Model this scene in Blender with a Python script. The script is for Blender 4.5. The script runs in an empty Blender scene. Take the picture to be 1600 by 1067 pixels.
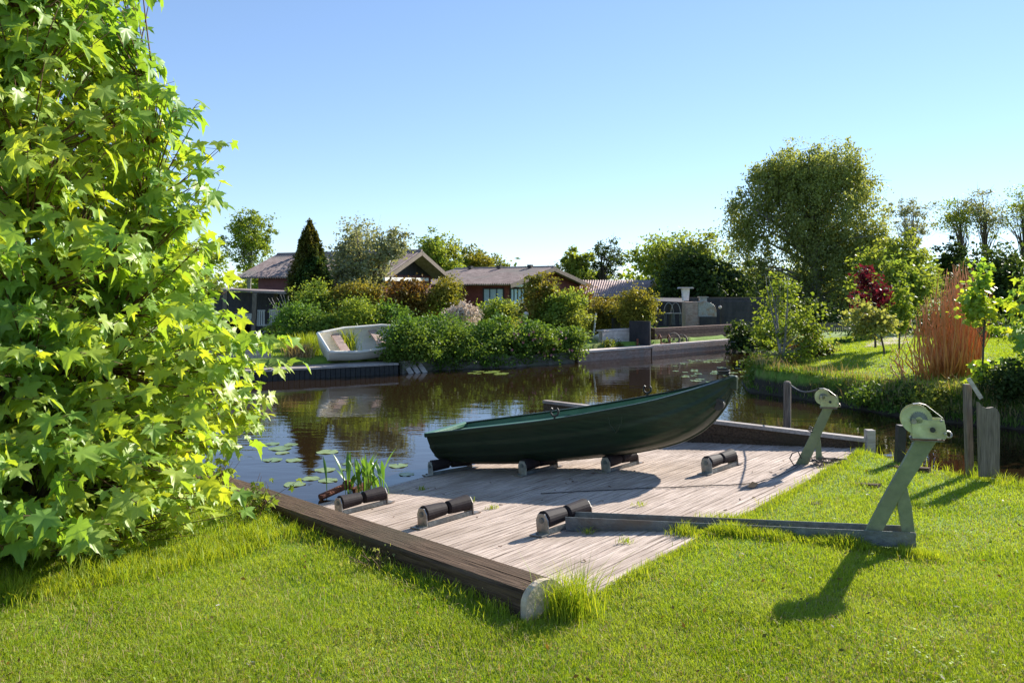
import bpy, math, random
import numpy as np
from mathutils import Vector, Matrix
rng = np.random.default_rng(7); random.seed(7)
S = bpy.context.scene; COL = S.collection
# ---------------------------------------------------------------- camera, sky, sun, exposure
F, HZ, E = 1250.0, 455.0, 2.15           # focal length and horizon row in photo pixels, eye height over the water
cam = bpy.data.cameras.new('camera'); co = bpy.data.objects.new('camera', cam); COL.objects.link(co)
co.location = (0, 0, E); co.rotation_euler = (math.radians(90), 0, 0)
cam.sensor_width = 36; cam.lens = 36*F/1600; cam.shift_y = -(533.5-HZ)/1600; cam.clip_end = 5000; cam.clip_start = .05
S.camera = co
SUN_EL, SUN_AZ = 28.0, 48.0              # azimuth measured from +Y (view direction) towards +X
w = bpy.data.worlds.new('World'); S.world = w; w.use_nodes = True
nt = w.node_tree; sky = nt.nodes.new('ShaderNodeTexSky'); sky.sky_type = 'NISHITA'; sky.sun_disc = False
sky.sun_elevation = math.radians(SUN_EL); sky.sun_rotation = math.radians(SUN_AZ)
sky.air_density = .8; sky.dust_density = 0; sky.ozone_density = 2.6
ga = nt.nodes.new('ShaderNodeGamma'); ga.inputs[1].default_value = .72; nt.links.new(sky.outputs[0], ga.inputs[0])     # softer sky gradient
ti = nt.nodes.new('ShaderNodeMix'); ti.data_type = 'RGBA'; ti.blend_type = 'MULTIPLY'; ti.inputs[0].default_value = 1; ti.inputs[7].default_value = (.84,.93,1.07,1)
nt.links.new(ga.outputs[0], ti.inputs[6]); nt.links.new(ti.outputs[2], nt.nodes['Background'].inputs[0]); nt.nodes['Background'].inputs[1].default_value = .15
sl = bpy.data.lights.new('sun', 'SUN'); sl.energy = 5.0; sl.angle = math.radians(.53); sl.color = (1, .94, .84)
so = bpy.data.objects.new('sun', sl); COL.objects.link(so)
el, az = math.radians(SUN_EL), math.radians(SUN_AZ)
SD = Vector((math.cos(el)*math.sin(az), math.cos(el)*math.cos(az), math.sin(el)))
so.rotation_euler = SD.to_track_quat('Z', 'Y').to_euler(); so.location = SD*60
S.view_settings.view_transform = 'Standard'; S.view_settings.look = 'None'
S.view_settings.exposure = 1.05; S.view_settings.gamma = 1
S.cycles.max_bounces = 8; S.cycles.transmission_bounces = 6; S.cycles.transparent_max_bounces = 6
S.cycles.use_denoising = True
# ---------------------------------------------------------------- helpers
def D(px, py, d): return Vector(((px-800)/F*d, d, E-(py-HZ)/F*d))
def Z(px, py, z): d = F*(E-z)/(py-HZ); return Vector(((px-800)/F*d, d, z))
def ray(px, py): return Vector(((px-800)/F, 1, -(py-HZ)/F))
def hit(px, py, p, n):
    r = ray(px, py); o = Vector((0, 0, E)); return o + r*((p-o).dot(n)/r.dot(n))
def frame(p, x, up=Vector((0, 0, 1))):
    x = Vector(x).normalized(); y = Vector(up).cross(x).normalized(); z = x.cross(y)
    m = Matrix((x, y, z)).transposed().to_4x4(); m.translation = p; return m
class MB:
    def __init__(s): s.v = []; s.f = []
    def add(s, v, f):
        n = len(s.v); s.v += [tuple(a) for a in v]; s.f += [tuple(i+n for i in a) for a in f]; return s
    def box(s, x0, x1, y0, y1, z0, z1, M=None):
        v = [Vector(a) for a in ((x0,y0,z0),(x1,y0,z0),(x1,y1,z0),(x0,y1,z0),(x0,y0,z1),(x1,y0,z1),(x1,y1,z1),(x0,y1,z1))]
        if M: v = [M@a for a in v]
        return s.add(v, [(0,3,2,1),(4,5,6,7),(0,1,5,4),(1,2,6,5),(2,3,7,6),(3,0,4,7)])
    def beam(s, a, b, w_, h, up=(0,0,1)):
        a, b = Vector(a), Vector(b); L = (b-a).length; M = frame(a, b-a, Vector(up))
        return s.box(0, L, -w_/2, w_/2, -h/2, h/2, M)
    def tube(s, P, R, n=6, cap=True):
        P = [Vector(p) for p in P]
        if not hasattr(R, '__len__'): R = [R]*len(P)
        v = []; f = []; ref = None
        for i, p in enumerate(P):
            t = (P[min(i+1, len(P)-1)]-P[max(i-1, 0)])
            if t.length < 1e-9: t = Vector((0,0,1))
            t.normalize()
            if ref is None: ref = t.orthogonal().normalized()
            a = (ref-t*ref.dot(t)).normalized(); ref = a; b = t.cross(a)
            for k in range(n):
                q = 2*math.pi*k/n; v.append(p+(a*math.cos(q)+b*math.sin(q))*R[i])
        for i in range(len(P)-1):
            for k in range(n):
                f.append((i*n+k, i*n+(k+1) % n, (i+1)*n+(k+1) % n, (i+1)*n+k))
        if cap: f.append(tuple(range(n))[::-1]); f.append(tuple(len(v)-n+k for k in range(n)))
        return s.add(v, f)
    def prism(s, O, y0, y1, M=None):
        n = len(O); v = [Vector((a, y0, b)) for a, b in O]+[Vector((a, y1, b)) for a, b in O]
        if M: v = [M@a for a in v]
        return s.add(v, [tuple(range(n)), tuple(range(2*n-1, n-1, -1))]+[(i, i+n, (i+1) % n+n, (i+1) % n) for i in range(n)])
    def sphere(s, c, r, n=10, sq=(1,1,1)):
        c = Vector(c); v = []; f = []
        for i in range(n+1):
            th = math.pi*i/n
            for k in range(2*n):
                ph = math.pi*k/n; v.append(c+Vector((math.sin(th)*math.cos(ph)*sq[0], math.sin(th)*math.sin(ph)*sq[1], math.cos(th)*sq[2]))*r)
        for i in range(n):
            for k in range(2*n): f.append((i*2*n+k, (i+1)*2*n+k, (i+1)*2*n+(k+1) % (2*n), i*2*n+(k+1) % (2*n)))
        return s.add(v, f)
def fastmesh(name, V, Fq, attr=None):
    """V Nx3 array, Fq MxK array of equal sized faces (or list of arrays), attr per face floats"""
    me = bpy.data.meshes.new(name); V = np.asarray(V, np.float32)
    arrs = Fq if isinstance(Fq, list) else [Fq]
    loops = np.concatenate([a.ravel() for a in arrs]).astype(np.int32)
    tot = np.concatenate([np.full(len(a), a.shape[1], np.int32) for a in arrs])
    st = np.concatenate([[0], np.cumsum(tot)[:-1]]).astype(np.int32)
    me.vertices.add(len(V)); me.vertices.foreach_set('co', V.ravel())
    me.loops.add(len(loops)); me.loops.foreach_set('vertex_index', loops)
    me.polygons.add(len(tot)); me.polygons.foreach_set('loop_start', st); me.polygons.foreach_set('loop_total', tot)
    if attr is not None:
        a = me.attributes.new('rnd', 'FLOAT', 'FACE'); a.data.foreach_set('value', np.asarray(attr, np.float32))
    me.update(calc_edges=True); return me
def props(o, label=None, cat=None, group=None, kind=None):
    if label: o['label'] = label
    if cat: o['category'] = cat
    if group: o['group'] = group
    if kind: o['kind'] = kind
    return o
def thing(name, label, cat, loc=(0,0,0), group=None, M=None):
    o = bpy.data.objects.new(name, None); o.empty_display_size = .2; COL.objects.link(o)
    if M: o.matrix_world = M
    else: o.matrix_world = Matrix.Translation(Vector(loc))
    return props(o, label, cat, group)
def obj(name, mb, mat, parent=None, M=None, smooth=False, bevel=0, local=False, label=None):
    """mb vertices are world coordinates, or coordinates in frame M; local=True: coordinates of the parent"""
    if isinstance(mb, MB):
        me = bpy.data.meshes.new(name); me.from_pydata(mb.v, [], mb.f); me.update()
    else: me = mb
    if mat: me.materials.append(mat)
    if smooth: me.polygons.foreach_set('use_smooth', [True]*len(me.polygons))
    o = bpy.data.objects.new(name, me); COL.objects.link(o)
    W = M if M else Matrix()
    if parent:
        o.parent = parent
        o.matrix_local = W if local else parent.matrix_world.inverted() @ W
    else: o.matrix_world = W
    if bevel:
        b = o.modifiers.new('bevel', 'BEVEL'); b.width = bevel; b.segments = 2; b.limit_method = 'ANGLE'
    if label: o['label'] = label
    return o
def single(name, mb, mat, label, cat, group=None, **k): return props(obj(name, mb, mat, **k), label, cat, group)
def copy_tree(o, M=None, parent=None, label=None):
    c = o.copy(); COL.objects.link(c)
    if parent: c.parent = parent
    if M: c.matrix_world = M
    if label: c['label'] = label
    for ch in [x for x in o.children]: copy_tree(ch, parent=c)
    return c
# ---------------------------------------------------------------- materials
def mat(name, c1, c2=None, scale=4, rough=.7, stretch=(1,1,1), bump=0, bscale=None, spec=.5, metal=0, detail=6, c3=None, contrast=(.35,.65), hole=None):
    m = bpy.data.materials.new(name); m.use_nodes = True; n = m.node_tree.nodes; L = m.node_tree.links; b = n['Principled BSDF']
    b.inputs['Roughness'].default_value = rough; b.inputs['Metallic'].default_value = metal; b.inputs['Specular IOR Level'].default_value = spec
    tc = n.new('ShaderNodeTexCoord'); mp = n.new('ShaderNodeMapping'); mp.inputs['Scale'].default_value = stretch
    L.new(tc.outputs['Object'], mp.inputs[0])
    if c2:
        no = n.new('ShaderNodeTexNoise'); no.inputs['Scale'].default_value = scale; no.inputs['Detail'].default_value = detail; no.inputs['Roughness'].default_value = .65
        L.new(mp.outputs[0], no.inputs[0]); r = n.new('ShaderNodeValToRGB'); L.new(no.outputs['Fac'], r.inputs[0])
        r.color_ramp.elements[0].position, r.color_ramp.elements[1].position = contrast
        r.color_ramp.elements[0].color = (*c1, 1); r.color_ramp.elements[1].color = (*c2, 1)
        out = r.outputs[0]
        if c3:
            n2 = n.new('ShaderNodeTexNoise'); n2.inputs['Scale'].default_value = scale*.23; n2.inputs['Detail'].default_value = 4
            L.new(tc.outputs['Object'], n2.inputs[0]); r2 = n.new('ShaderNodeValToRGB'); L.new(n2.outputs['Fac'], r2.inputs[0])
            r2.color_ramp.elements[0].position, r2.color_ramp.elements[1].position = .48, .68
            mx = n.new('ShaderNodeMix'); mx.data_type = 'RGBA'; L.new(r2.outputs[0], mx.inputs[0]); L.new(out, mx.inputs[6]); mx.inputs[7].default_value = (*c3, 1); out = mx.outputs[2]
        L.new(out, b.inputs['Base Color'])
    else: b.inputs['Base Color'].default_value = (*c1, 1)
    if bump:
        nb = n.new('ShaderNodeTexNoise'); nb.inputs['Scale'].default_value = bscale or scale*3; nb.inputs['Detail'].default_value = 5
        L.new(mp.outputs[0], nb.inputs[0]); bp = n.new('ShaderNodeBump'); bp.inputs['Strength'].default_value = bump; bp.inputs['Distance'].default_value = .02
        L.new(nb.outputs['Fac'], bp.inputs['Height']); L.new(bp.outputs[0], b.inputs['Normal'])
    return m
def leafmat(name, c1, c2, trans=.45, rough=.45, tint=(1.35,1.2,.5), spec=.12, patch=None, ps=.8):
    m = bpy.data.materials.new(name); m.use_nodes = True; n = m.node_tree.nodes; L = m.node_tree.links; b = n['Principled BSDF']
    at = n.new('ShaderNodeAttribute'); at.attribute_name = 'rnd'; r = n.new('ShaderNodeValToRGB'); L.new(at.outputs['Fac'], r.inputs[0])
    r.color_ramp.elements[0].color = (*c1, 1); r.color_ramp.elements[1].color = (*c2, 1); out = r.outputs[0]
    if patch:
        tc = n.new('ShaderNodeTexCoord'); no = n.new('ShaderNodeTexNoise'); no.inputs['Scale'].default_value = ps; no.inputs['Detail'].default_value = 3
        L.new(tc.outputs['Object'], no.inputs[0]); r2 = n.new('ShaderNodeValToRGB'); L.new(no.outputs['Fac'], r2.inputs[0])
        r2.color_ramp.elements[0].position, r2.color_ramp.elements[1].position = .42, .62
        mx = n.new('ShaderNodeMix'); mx.data_type = 'RGBA'; L.new(r2.outputs[0], mx.inputs[0]); L.new(out, mx.inputs[6]); mx.inputs[7].default_value = (*patch, 1); out = mx.outputs[2]
    L.new(out, b.inputs['Base Color']); b.inputs['Roughness'].default_value = rough; b.inputs['Specular IOR Level'].default_value = spec
    t = n.new('ShaderNodeBsdfTranslucent'); mm = n.new('ShaderNodeMix'); mm.data_type = 'RGBA'; mm.blend_type = 'MULTIPLY'; mm.inputs[0].default_value = 1
    L.new(out, mm.inputs[6]); mm.inputs[7].default_value = (*tint, 1); L.new(mm.outputs[2], t.inputs[0])
    ms = n.new('ShaderNodeMixShader'); ms.inputs[0].default_value = trans; L.new(b.outputs[0], ms.inputs[1]); L.new(t.outputs[0], ms.inputs[2])
    L.new(ms.outputs[0], n['Material Output'].inputs[0]); return m
M_ground = mat('lawn_soil', (.10,.19,.018), (.17,.27,.03), 9, .95, c3=(.19,.21,.05), bump=.6, bscale=60)
M_deck = mat('weathered_planks', (.25,.18,.135), (.66,.53,.44), 7, .9, (.35,7,1), .5, 14, c3=(.35,.265,.205), contrast=(.36,.6))
M_timber = mat('dark_timber', (.038,.023,.014), (.15,.10,.067), 5, .92, (.5,9,9), .6, 9, spec=.15, c3=(.07,.055,.035), contrast=(.3,.7))
M_endgrain = mat('pale_end_grain', (.40,.32,.22), (.62,.52,.39), 14, .85, bump=.4)
M_wood = mat('grey_brown_wood', (.09,.07,.055), (.24,.19,.15), 6, .85, (9,9,.7), .4)
M_woodpale = mat('silver_wood', (.30,.26,.23), (.52,.46,.42), 6, .85, (.6,6,6), .4, c3=(.25,.2,.17))
M_hull = mat('green_hull', (.009,.022,.011), (.022,.045,.022), 6, .45, c3=(.026,.036,.022), bump=.12, bscale=9, spec=.3, stretch=(.6,3,6))
M_hullin = mat('pale_green_inside', (.05,.14,.085), (.085,.20,.125), 4, .45, bump=.1)
M_rubber = mat('black_rubber', (.018,.013,.014), (.034,.026,.027), 9, .7, bump=.06, spec=.2)
M_galv = mat('galvanised_steel', (.22,.22,.21), (.42,.41,.38), 20, .45, metal=.6, c3=(.3,.2,.13), bump=.1)
M_channel = mat('dark_steel', (.10,.11,.11), (.2,.22,.215), 14, .5, metal=.35, c3=(.16,.13,.1), bump=.2)
M_winch = mat('pale_green_paint', (.155,.18,.09), (.24,.265,.135), 11, .6, c3=(.13,.13,.075), bump=.2)
M_gear = mat('cream_green_paint', (.42,.46,.22), (.62,.63,.34), 16, .45, c3=(.30,.26,.12), bump=.25)
M_rust = mat('rust', (.10,.03,.018), (.24,.08,.04), 18, .85, bump=.5)
M_black = mat('black_iron', (.015,.015,.016), (.035,.033,.03), 15, .6)
M_white = mat('white_paint', (.75,.74,.70), (.62,.6,.55), 8, .5)
M_offwhite = mat('aged_white_hull', (.74,.69,.58), (.86,.82,.72), 3, .5, c3=(.62,.56,.45), bump=.1)
M_bench = mat('bench_wood', (.36,.24,.19), (.5,.36,.29), 7, .7)
M_maroon = mat('maroon_boards', (.12,.035,.036), (.18,.06,.058), 4, .8, c3=(.14,.05,.048))
M_redwall = mat('brick_red_boards', (.14,.037,.027), (.22,.062,.045), 5, .85)
M_roof = mat('corrugated_roof', (.20,.155,.145), (.36,.29,.27), 3, .95, (1,1,1), spec=.1, c3=(.24,.22,.2), bump=.3)
M_roofred = mat('reddish_roof', (.26,.17,.15), (.42,.31,.28), 3, .85, bump=.3, c3=(.3,.24,.22))
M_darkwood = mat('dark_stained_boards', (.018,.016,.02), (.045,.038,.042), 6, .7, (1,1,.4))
M_glass = mat('window_glass', (.12,.22,.30), rough=.08, spec=.8)
M_curtain = mat('pale_blue_shutter', (.38,.52,.58), (.5,.62,.68), 7, .6)
M_brick = mat('quay_brick', (.28,.17,.13), (.48,.35,.29), 10, .85, (1,1,2), .5, c3=(.3,.25,.22))
M_planter = mat('brown_planter_boards', (.13,.075,.055), (.25,.15,.115), 8, .9, (1,1,3), .3)
M_cap = mat('pale_concrete', (.54,.45,.40), (.72,.62,.56), 8, .85, bump=.2, c3=(.42,.36,.32))
M_stone = mat('mossy_bank_boards', (.11,.1,.085), (.27,.245,.21), 7, .9, (.4,.4,3), .5, c3=(.13,.14,.08))
M_bark = mat('bark', (.05,.04,.03), (.14,.11,.085), 9, .9, (1,1,.35), .7)
M_barkpale = mat('birch_bark', (.13,.12,.1), (.30,.28,.25), 7, .85, (1,1,3), .4)
M_twig = mat('red_brown_twig', (.09,.04,.02), (.16,.08,.04), 9, .8)
M_orange = mat('orange_dogwood_stem', (.55,.18,.05), (.72,.32,.11), 5, .6)
M_rose = mat('rose_petal', (.55,.14,.18), (.7,.3,.32), 20, .6)
M_path = mat('pinkish_paving', (.36,.27,.23), (.5,.4,.35), 12, .9, bump=.3)
L_maple = leafmat('maple_leaf', (.25,.42,.07), (.50,.58,.09), .52, .42, (1.4,1.2,.35), .45, patch=(.22,.40,.08), ps=1.1)
L_fresh = leafmat('fresh_green_leaf', (.14,.22,.035), (.27,.34,.06), .5, .5)
L_hedge = leafmat('hedge_leaf', (.065,.15,.028), (.14,.25,.045), .42, .5, patch=(.15,.23,.045), ps=.6)
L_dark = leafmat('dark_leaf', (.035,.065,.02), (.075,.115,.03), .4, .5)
L_mid = leafmat('mid_leaf', (.14,.23,.045), (.25,.33,.07), .55, .5, patch=(.25,.29,.065), ps=.5)
L_birch = leafmat('birch_leaf', (.19,.24,.10), (.33,.37,.15), .55, .5, patch=(.28,.33,.11), ps=.22)
L_yellow = leafmat('yellow_green_leaf', (.20,.20,.035), (.32,.29,.06), .45, .5, patch=(.16,.21,.04), ps=.7)
L_gold = leafmat('olive_gold_leaf', (.17,.16,.035), (.30,.26,.06), .5, .5, patch=(.09,.12,.025), ps=.9)
L_rust = leafmat('bronze_leaf', (.15,.075,.025), (.24,.14,.035), .4, .5, patch=(.11,.12,.03), ps=.8)
L_silver = leafmat('grey_green_leaf', (.20,.23,.14), (.34,.36,.23), .45, .5)
L_conifer = leafmat('conifer_spray', (.03,.07,.022), (.07,.12,.03), .35, .5, patch=(.12,.11,.025), ps=1.1)
L_red = leafmat('dark_red_leaf', (.07,.012,.02), (.17,.025,.035), .45, .4, (1.3,.7,.8))
L_pale = leafmat('pale_new_leaf', (.22,.27,.09), (.36,.38,.14), .5, .45)
L_pink = leafmat('cream_blossom', (.55,.45,.36), (.68,.58,.48), .3, .6, (1,.95,.9))
L_grass = leafmat('grass_blade', (.20,.33,.02), (.37,.47,.04), .5, .55, (1.3,1.15,.35), .2, patch=(.34,.44,.06), ps=2.2)
L_tall = leafmat('tall_grass_blade', (.22,.36,.02), (.40,.46,.05), .5, .5, (1.3,1.1,.4), .25)
L_dry = leafmat('dry_grass', (.28,.21,.10), (.46,.36,.19), .3, .6)
L_lily = leafmat('lily_pad_skin', (.16,.24,.05), (.26,.32,.08), .1, .25, spec=.6)
L_wplant = leafmat('broad_water_leaf', (.09,.22,.03), (.20,.36,.06), .45, .3, spec=.6)
# bare brown soil where the ground drops to the water
gn = M_ground.node_tree.nodes; gl = M_ground.node_tree.links; pb_ = gn['Principled BSDF']; src = pb_.inputs['Base Color'].links[0].from_socket
tc_ = gn.new('ShaderNodeTexCoord'); sx_ = gn.new('ShaderNodeSeparateXYZ'); gl.new(tc_.outputs['Object'], sx_.inputs[0]); nz_ = gn.new('ShaderNodeTexNoise'); nz_.inputs['Scale'].default_value = 3; gl.new(tc_.outputs['Object'], nz_.inputs[0])
ad_ = gn.new('ShaderNodeMath'); ad_.operation = 'MULTIPLY_ADD'; gl.new(nz_.outputs['Fac'], ad_.inputs[0]); ad_.inputs[1].default_value = .22; gl.new(sx_.outputs['Z'], ad_.inputs[2])
mr_ = gn.new('ShaderNodeMapRange'); mr_.inputs['From Min'].default_value = .34; mr_.inputs['From Max'].default_value = .46; gl.new(ad_.outputs[0], mr_.inputs['Value'])
mx_ = gn.new('ShaderNodeMix'); mx_.data_type = 'RGBA'; gl.new(mr_.outputs[0], mx_.inputs[0]); mx_.inputs[6].default_value = (.035,.028,.015,1); gl.new(src, mx_.inputs[7]); gl.new(mx_.outputs[2], pb_.inputs['Base Color'])
# water
m = bpy.data.materials.new('canal_water'); m.use_nodes = True; n = m.node_tree.nodes; L = m.node_tree.links; b = n['Principled BSDF']
b.inputs['Base Color'].default_value = (.022,.013,.006,1); b.inputs['Roughness'].default_value = .015; b.inputs['IOR'].default_value = 1.36
b.inputs['Specular IOR Level'].default_value = .5
tc = n.new('ShaderNodeTexCoord'); mp = n.new('ShaderNodeMapping'); mp.inputs['Scale'].default_value = (1,2.2,1); mp.inputs['Rotation'].default_value = (0,0,.25); L.new(tc.outputs['Object'], mp.inputs[0])
n1 = n.new('ShaderNodeTexNoise'); n1.inputs['Scale'].default_value = 1.5; n1.inputs['Detail'].default_value = 3; L.new(mp.outputs[0], n1.inputs[0])
n2 = n.new('ShaderNodeTexNoise'); n2.inputs['Scale'].default_value = .25; L.new(tc.outputs['Object'], n2.inputs[0])
mr = n.new('ShaderNodeMapRange'); mr.inputs['From Min'].default_value = .4; mr.inputs['From Max'].default_value = .65; mr.inputs['To Min'].default_value = .35; L.new(n2.outputs['Fac'], mr.inputs['Value'])
mu = n.new('ShaderNodeMath'); mu.operation = 'MULTIPLY'; L.new(n1.outputs['Fac'], mu.inputs[0]); L.new(mr.outputs[0], mu.inputs[1])
bp = n.new('ShaderNodeBump'); bp.inputs['Strength'].default_value = .3; bp.inputs['Distance'].default_value = .022
L.new(mu.outputs[0], bp.inputs['Height']); L.new(bp.outputs[0], b.inputs['Normal']); M_water = m
# ---------------------------------------------------------------- ramp plane
A = Z(611, 763, .02); B = Z(897, 945, .45); C = Z(1355, 700, .45)
RN = (C-B).cross(A-B).normalized()
if RN.z < 0: RN = -RN
def R(px, py): return hit(px, py, B, RN)
def ramp_z(x, y): return B.z-(RN.x*(x-B.x)+RN.y*(y-B.y))/RN.z
G = (R(905, 832)-R(822, 865)).normalized()            # plank direction
U = (R(610, 811)-R(880, 826)); U = Vector((-.69,.725,0)); U = (U-RN*U.dot(RN)).normalized()   # down the ramp
# ---------------------------------------------------------------- ground and water
WP = [(-60,8.3),(-6,8.2),(-3.6,7.9),(-2.9,7.4),(-1.2,7.6),(1.5,8.8),(C.x+.05,C.y+.02),(4.25,7.75),(4.75,7.2),(7.5,5.6),(16,2.5),(60,-8),
      (60,4),(16,10.6),(8,12.5),(7.3,13.1),(6.68,13.9),(6.25,15.3),(5.2,17.2),(5.6,19),(7.4,23),(8.6,27),(9.6,31),(8.15,30.1),(4.6,26.7),(2.3,24.9),
      (1.9,24.3),(0,22.9),(-2.05,22.1),(-2.95,20.9),(-5.56,19.0),(-7.9,17.4),(-12,15.6),(-60,12)]
def sdf(X, Y, P):
    d = np.full(X.shape, 1e9); s = np.zeros(X.shape, bool); n_ = len(P)
    for i in range(n_):
        (x0, y0), (x1, y1) = P[i], P[(i+1) % n_]; ex, ey = x1-x0, y1-y0
        t = np.clip(((X-x0)*ex+(Y-y0)*ey)/(ex*ex+ey*ey), 0, 1)
        d = np.minimum(d, np.hypot(X-x0-t*ex, Y-y0-t*ey))
        c = ((y0 > Y) != (y1 > Y)) & (X < ex*(Y-y0)/(ey if abs(ey) > 1e-12 else 1e-12)+x0); s ^= c
    return np.where(s, -d, d)
TN = Vector((.14, 4.24, .60)); TF = Vector((-2.66, 7.2, .47))       # near timber, centre line of its top
C2 = C+U*4.9; B2 = B+U*7.5
B_in = Vector((TN.x+.10, TN.y-.12, 0)); 
RP = [(B.x,B.y),(C.x,C.y),(C2.x,C2.y),(TF.x-.6,TF.y+.9),(TN.x,TN.y)]
RP = [(a, b_) for a, b_ in RP]
def sm(a, b_, x): t = np.clip((x-a)/(b_-a), 0, 1); return t*t*(3-2*t)
def gz(X, Y):
    X = np.asarray(X, float); Y = np.asarray(Y, float)
    d = sdf(X, Y, WP)
    base = np.full(X.shape, .45)+.025*np.sin(X*1.3+.5)*np.cos(Y*1.1)+.012*np.sin(X*4.1)*np.sin(Y*3.7+1)
    isl = sm(5, 7, X)*sm(10, 12, Y)*(1-sm(26, 34, Y))
    base = base+isl*.32*sm(0.4, 4.5, d)*(1-.6*sm(5.5, 9, d))
    base = base+.3*sm(60, 200, Y)
    d = d-np.where((Y > 13) & (X < -3), .85, np.where((Y > 15) & (X < 8.4) & ((X < 4.4) | (Y > 24)), .28, 0))
    wd = np.where((Y > 16) & (X < 8.2), .06, .35)
    z = np.where(d > 0, .08+(base-.08)*sm(0, wd, d), .08-sm(0, .8, -d)*.9)
    r = sdf(X, Y, RP); rz = ramp_z(X, Y)-.16
    k = sm(.02, -.10, r); k = 1-sm(-.10, .02, r)
    z = z*(1-k)+np.minimum(z, rz)*k
    return z
def axis(fine0, fine1, st, mid0, mid1, ms_, far0, far1):
    a = list(np.arange(fine0, fine1, st))+list(np.arange(fine1, mid1, ms_)); v = mid1; s_ = ms_
    while v < far1: a.append(v); s_ *= 1.3; v += s_
    a.append(far1); l = list(np.arange(fine0-ms_, mid0, -ms_)); v = mid0; s_ = ms_
    while v > far0: l.append(v); s_ *= 1.3; v -= s_
    l.append(far0); return np.array(sorted(set(np.round(l+a, 4))))
xs = axis(-4.5, 6.5, .09, -16, 18, .22, -1600, 1600); ys = axis(2.6, 9.6, .09, 0, 33, .22, -300, 3000)
XX, YY = np.meshgrid(xs, ys); ZZ = gz(XX, YY)
nx, ny = len(xs), len(ys); idx = np.arange(nx*ny).reshape(ny, nx)
q = np.stack([idx[:-1,:-1], idx[:-1,1:], idx[1:,1:], idx[1:,:-1]], -1).reshape(-1, 4)
me = fastmesh('ground', np.stack([XX, YY, ZZ], -1).reshape(-1, 3), q)
props(obj('ground', me, M_ground, smooth=True), kind='structure')
wm = MB().add([(-300,-80,0),(300,-80,0),(300,60,0),(-300,60,0)], [(0,1,2,3)])
props(obj('water', wm, M_water), kind='structure')
# ---------------------------------------------------------------- deck
def clip(poly, a, b_, c):
    out = []
    for i in range(len(poly)):
        p, q_ = poly[i], poly[(i+1) % len(poly)]; fp, fq = a*p[0]+b_*p[1]-c, a*q_[0]+b_*q_[1]-c
        if fp >= 0: out.append(p)
        if (fp >= 0) != (fq >= 0): t = fp/(fp-fq); out.append((p[0]+t*(q_[0]-p[0]), p[1]+t*(q_[1]-p[1])))
    return out
DM = frame(B, G, RN); DI = DM.inverted()
def onramp(x, y): return Vector((x, y, ramp_z(x, y)))
edge = [B+(B-C).normalized()*.16, C, C2, onramp(TF.x-.75, TF.y+.95), onramp(TN.x+.02, TN.y+.05)]
pl = [((DI@p).x, (DI@p).y) for p in edge]
ymin, ymax = min(p[1] for p in pl), max(p[1] for p in pl); deck = MB(); y = ymin; k = 0
shore = DI@A
while y < ymax:
    wv = .118; P_ = clip(clip(pl, 0, 1, y), 0, -1, -(y+wv))
    if len(P_) > 2:
        xsr = [p[0] for p in P_]; dz = random.uniform(-.003, .003)
        # anti-slip ribs: three raised strips along every board
        for j in range(4):
            a_, b2 = y+j*wv/4+.0008, y+(j+1)*wv/4-.0008; Q = clip(clip(P_, 0, 1, a_), 0, -1, -b2)
            if len(Q) > 2:
                n_ = len(Q); v = [(p[0], p[1], dz+(-.0022 if j % 2 else 0)) for p in Q]+[(p[0], p[1], -.03) for p in Q]
                deck.add(v, [tuple(range(n_)), tuple(range(2*n_-1, n_-1, -1))]+[(i, i+n_, (i+1) % n_+n_, (i+1) % n_) for i in range(n_)])
        if deck.v: deck.box(min(xsr)+.03, max(xsr)-.03, y+.001, y+wv-.008, -.034, -.012) if False else None
    y += wv+.003
rt = thing('boat_ramp', 'pinkish grey ribbed plank slipway sloping down into the canal', 'slipway', B)
obj('deck', deck, M_deck, rt, M=DM)
jo = MB()
for i in range(6):
    a_ = onramp(TN.x+.3+i*.72, TN.y+.4+i*.72*.75); b2 = a_+U*5.2; jo.beam(a_-RN*.075+U*.2, b2-RN*.075, .07, .08, RN)
obj('joist', jo, M_timber, rt)
# ---------------------------------------------------------------- timbers and boards
TM = frame(TN, TF-TN); LT = (TF-TN).length+.7
tb = thing('timber_beam', 'thick dark railway timber edging the left side of the slipway, with a split near its end', 'timber', TN)
Lb = MB()
O = [(-.135,-.42),(.125,-.42),(.125,-.03),(.10,-.004),(-.11,0),(-.135,-.02)]
def prismx(mb, O, x0, x1, M=None):
    n_ = len(O); v = [Vector((x0, a, b_)) for a, b_ in O]+[Vector((x1, a, b_)) for a, b_ in O]
    if M: v = [M@p for p in v]
    return mb.add(v, [tuple(range(n_)), tuple(range(2*n_-1, n_-1, -1))]+[(i, (i+1) % n_, (i+1) % n_+n_, i+n_) for i in range(n_)])
# left half and right half with a narrow split that runs from the near end
prismx(Lb, [(-.135,-.42),(.001,-.42),(.001,0),(-.11,0),(-.135,-.02)], 0.02, LT) if False else None
seg = [0.0, .5, 1.05, LT]
gap = [.007, .004, .0002, .0002]
vv = []; ff = []
def halfO(s_, g): return [(s_*g,-.42),(s_*.13,-.42),(s_*.13,-.02),(s_*.112,-.002),(s_*g,0)]
for s_ in (-1, 1):
    base_ = len(vv)
    for x_, g in zip(seg, gap): vv += [(x_, a-.02*0, b_) for a, b_ in halfO(s_, g)]
    for i in range(len(seg)-1):
        for k in range(5): ff.append((base_+i*5+k, base_+i*5+(k+1) % 5, base_+(i+1)*5+(k+1) % 5, base_+(i+1)*5+k))
    ff.append(tuple(base_+k for k in range(5))); ff.append(tuple(base_+15+k for k in range(5)))
Lb.add(vv, ff); obj('beam', Lb, M_timber, tb, M=TM)
ep = []
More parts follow.
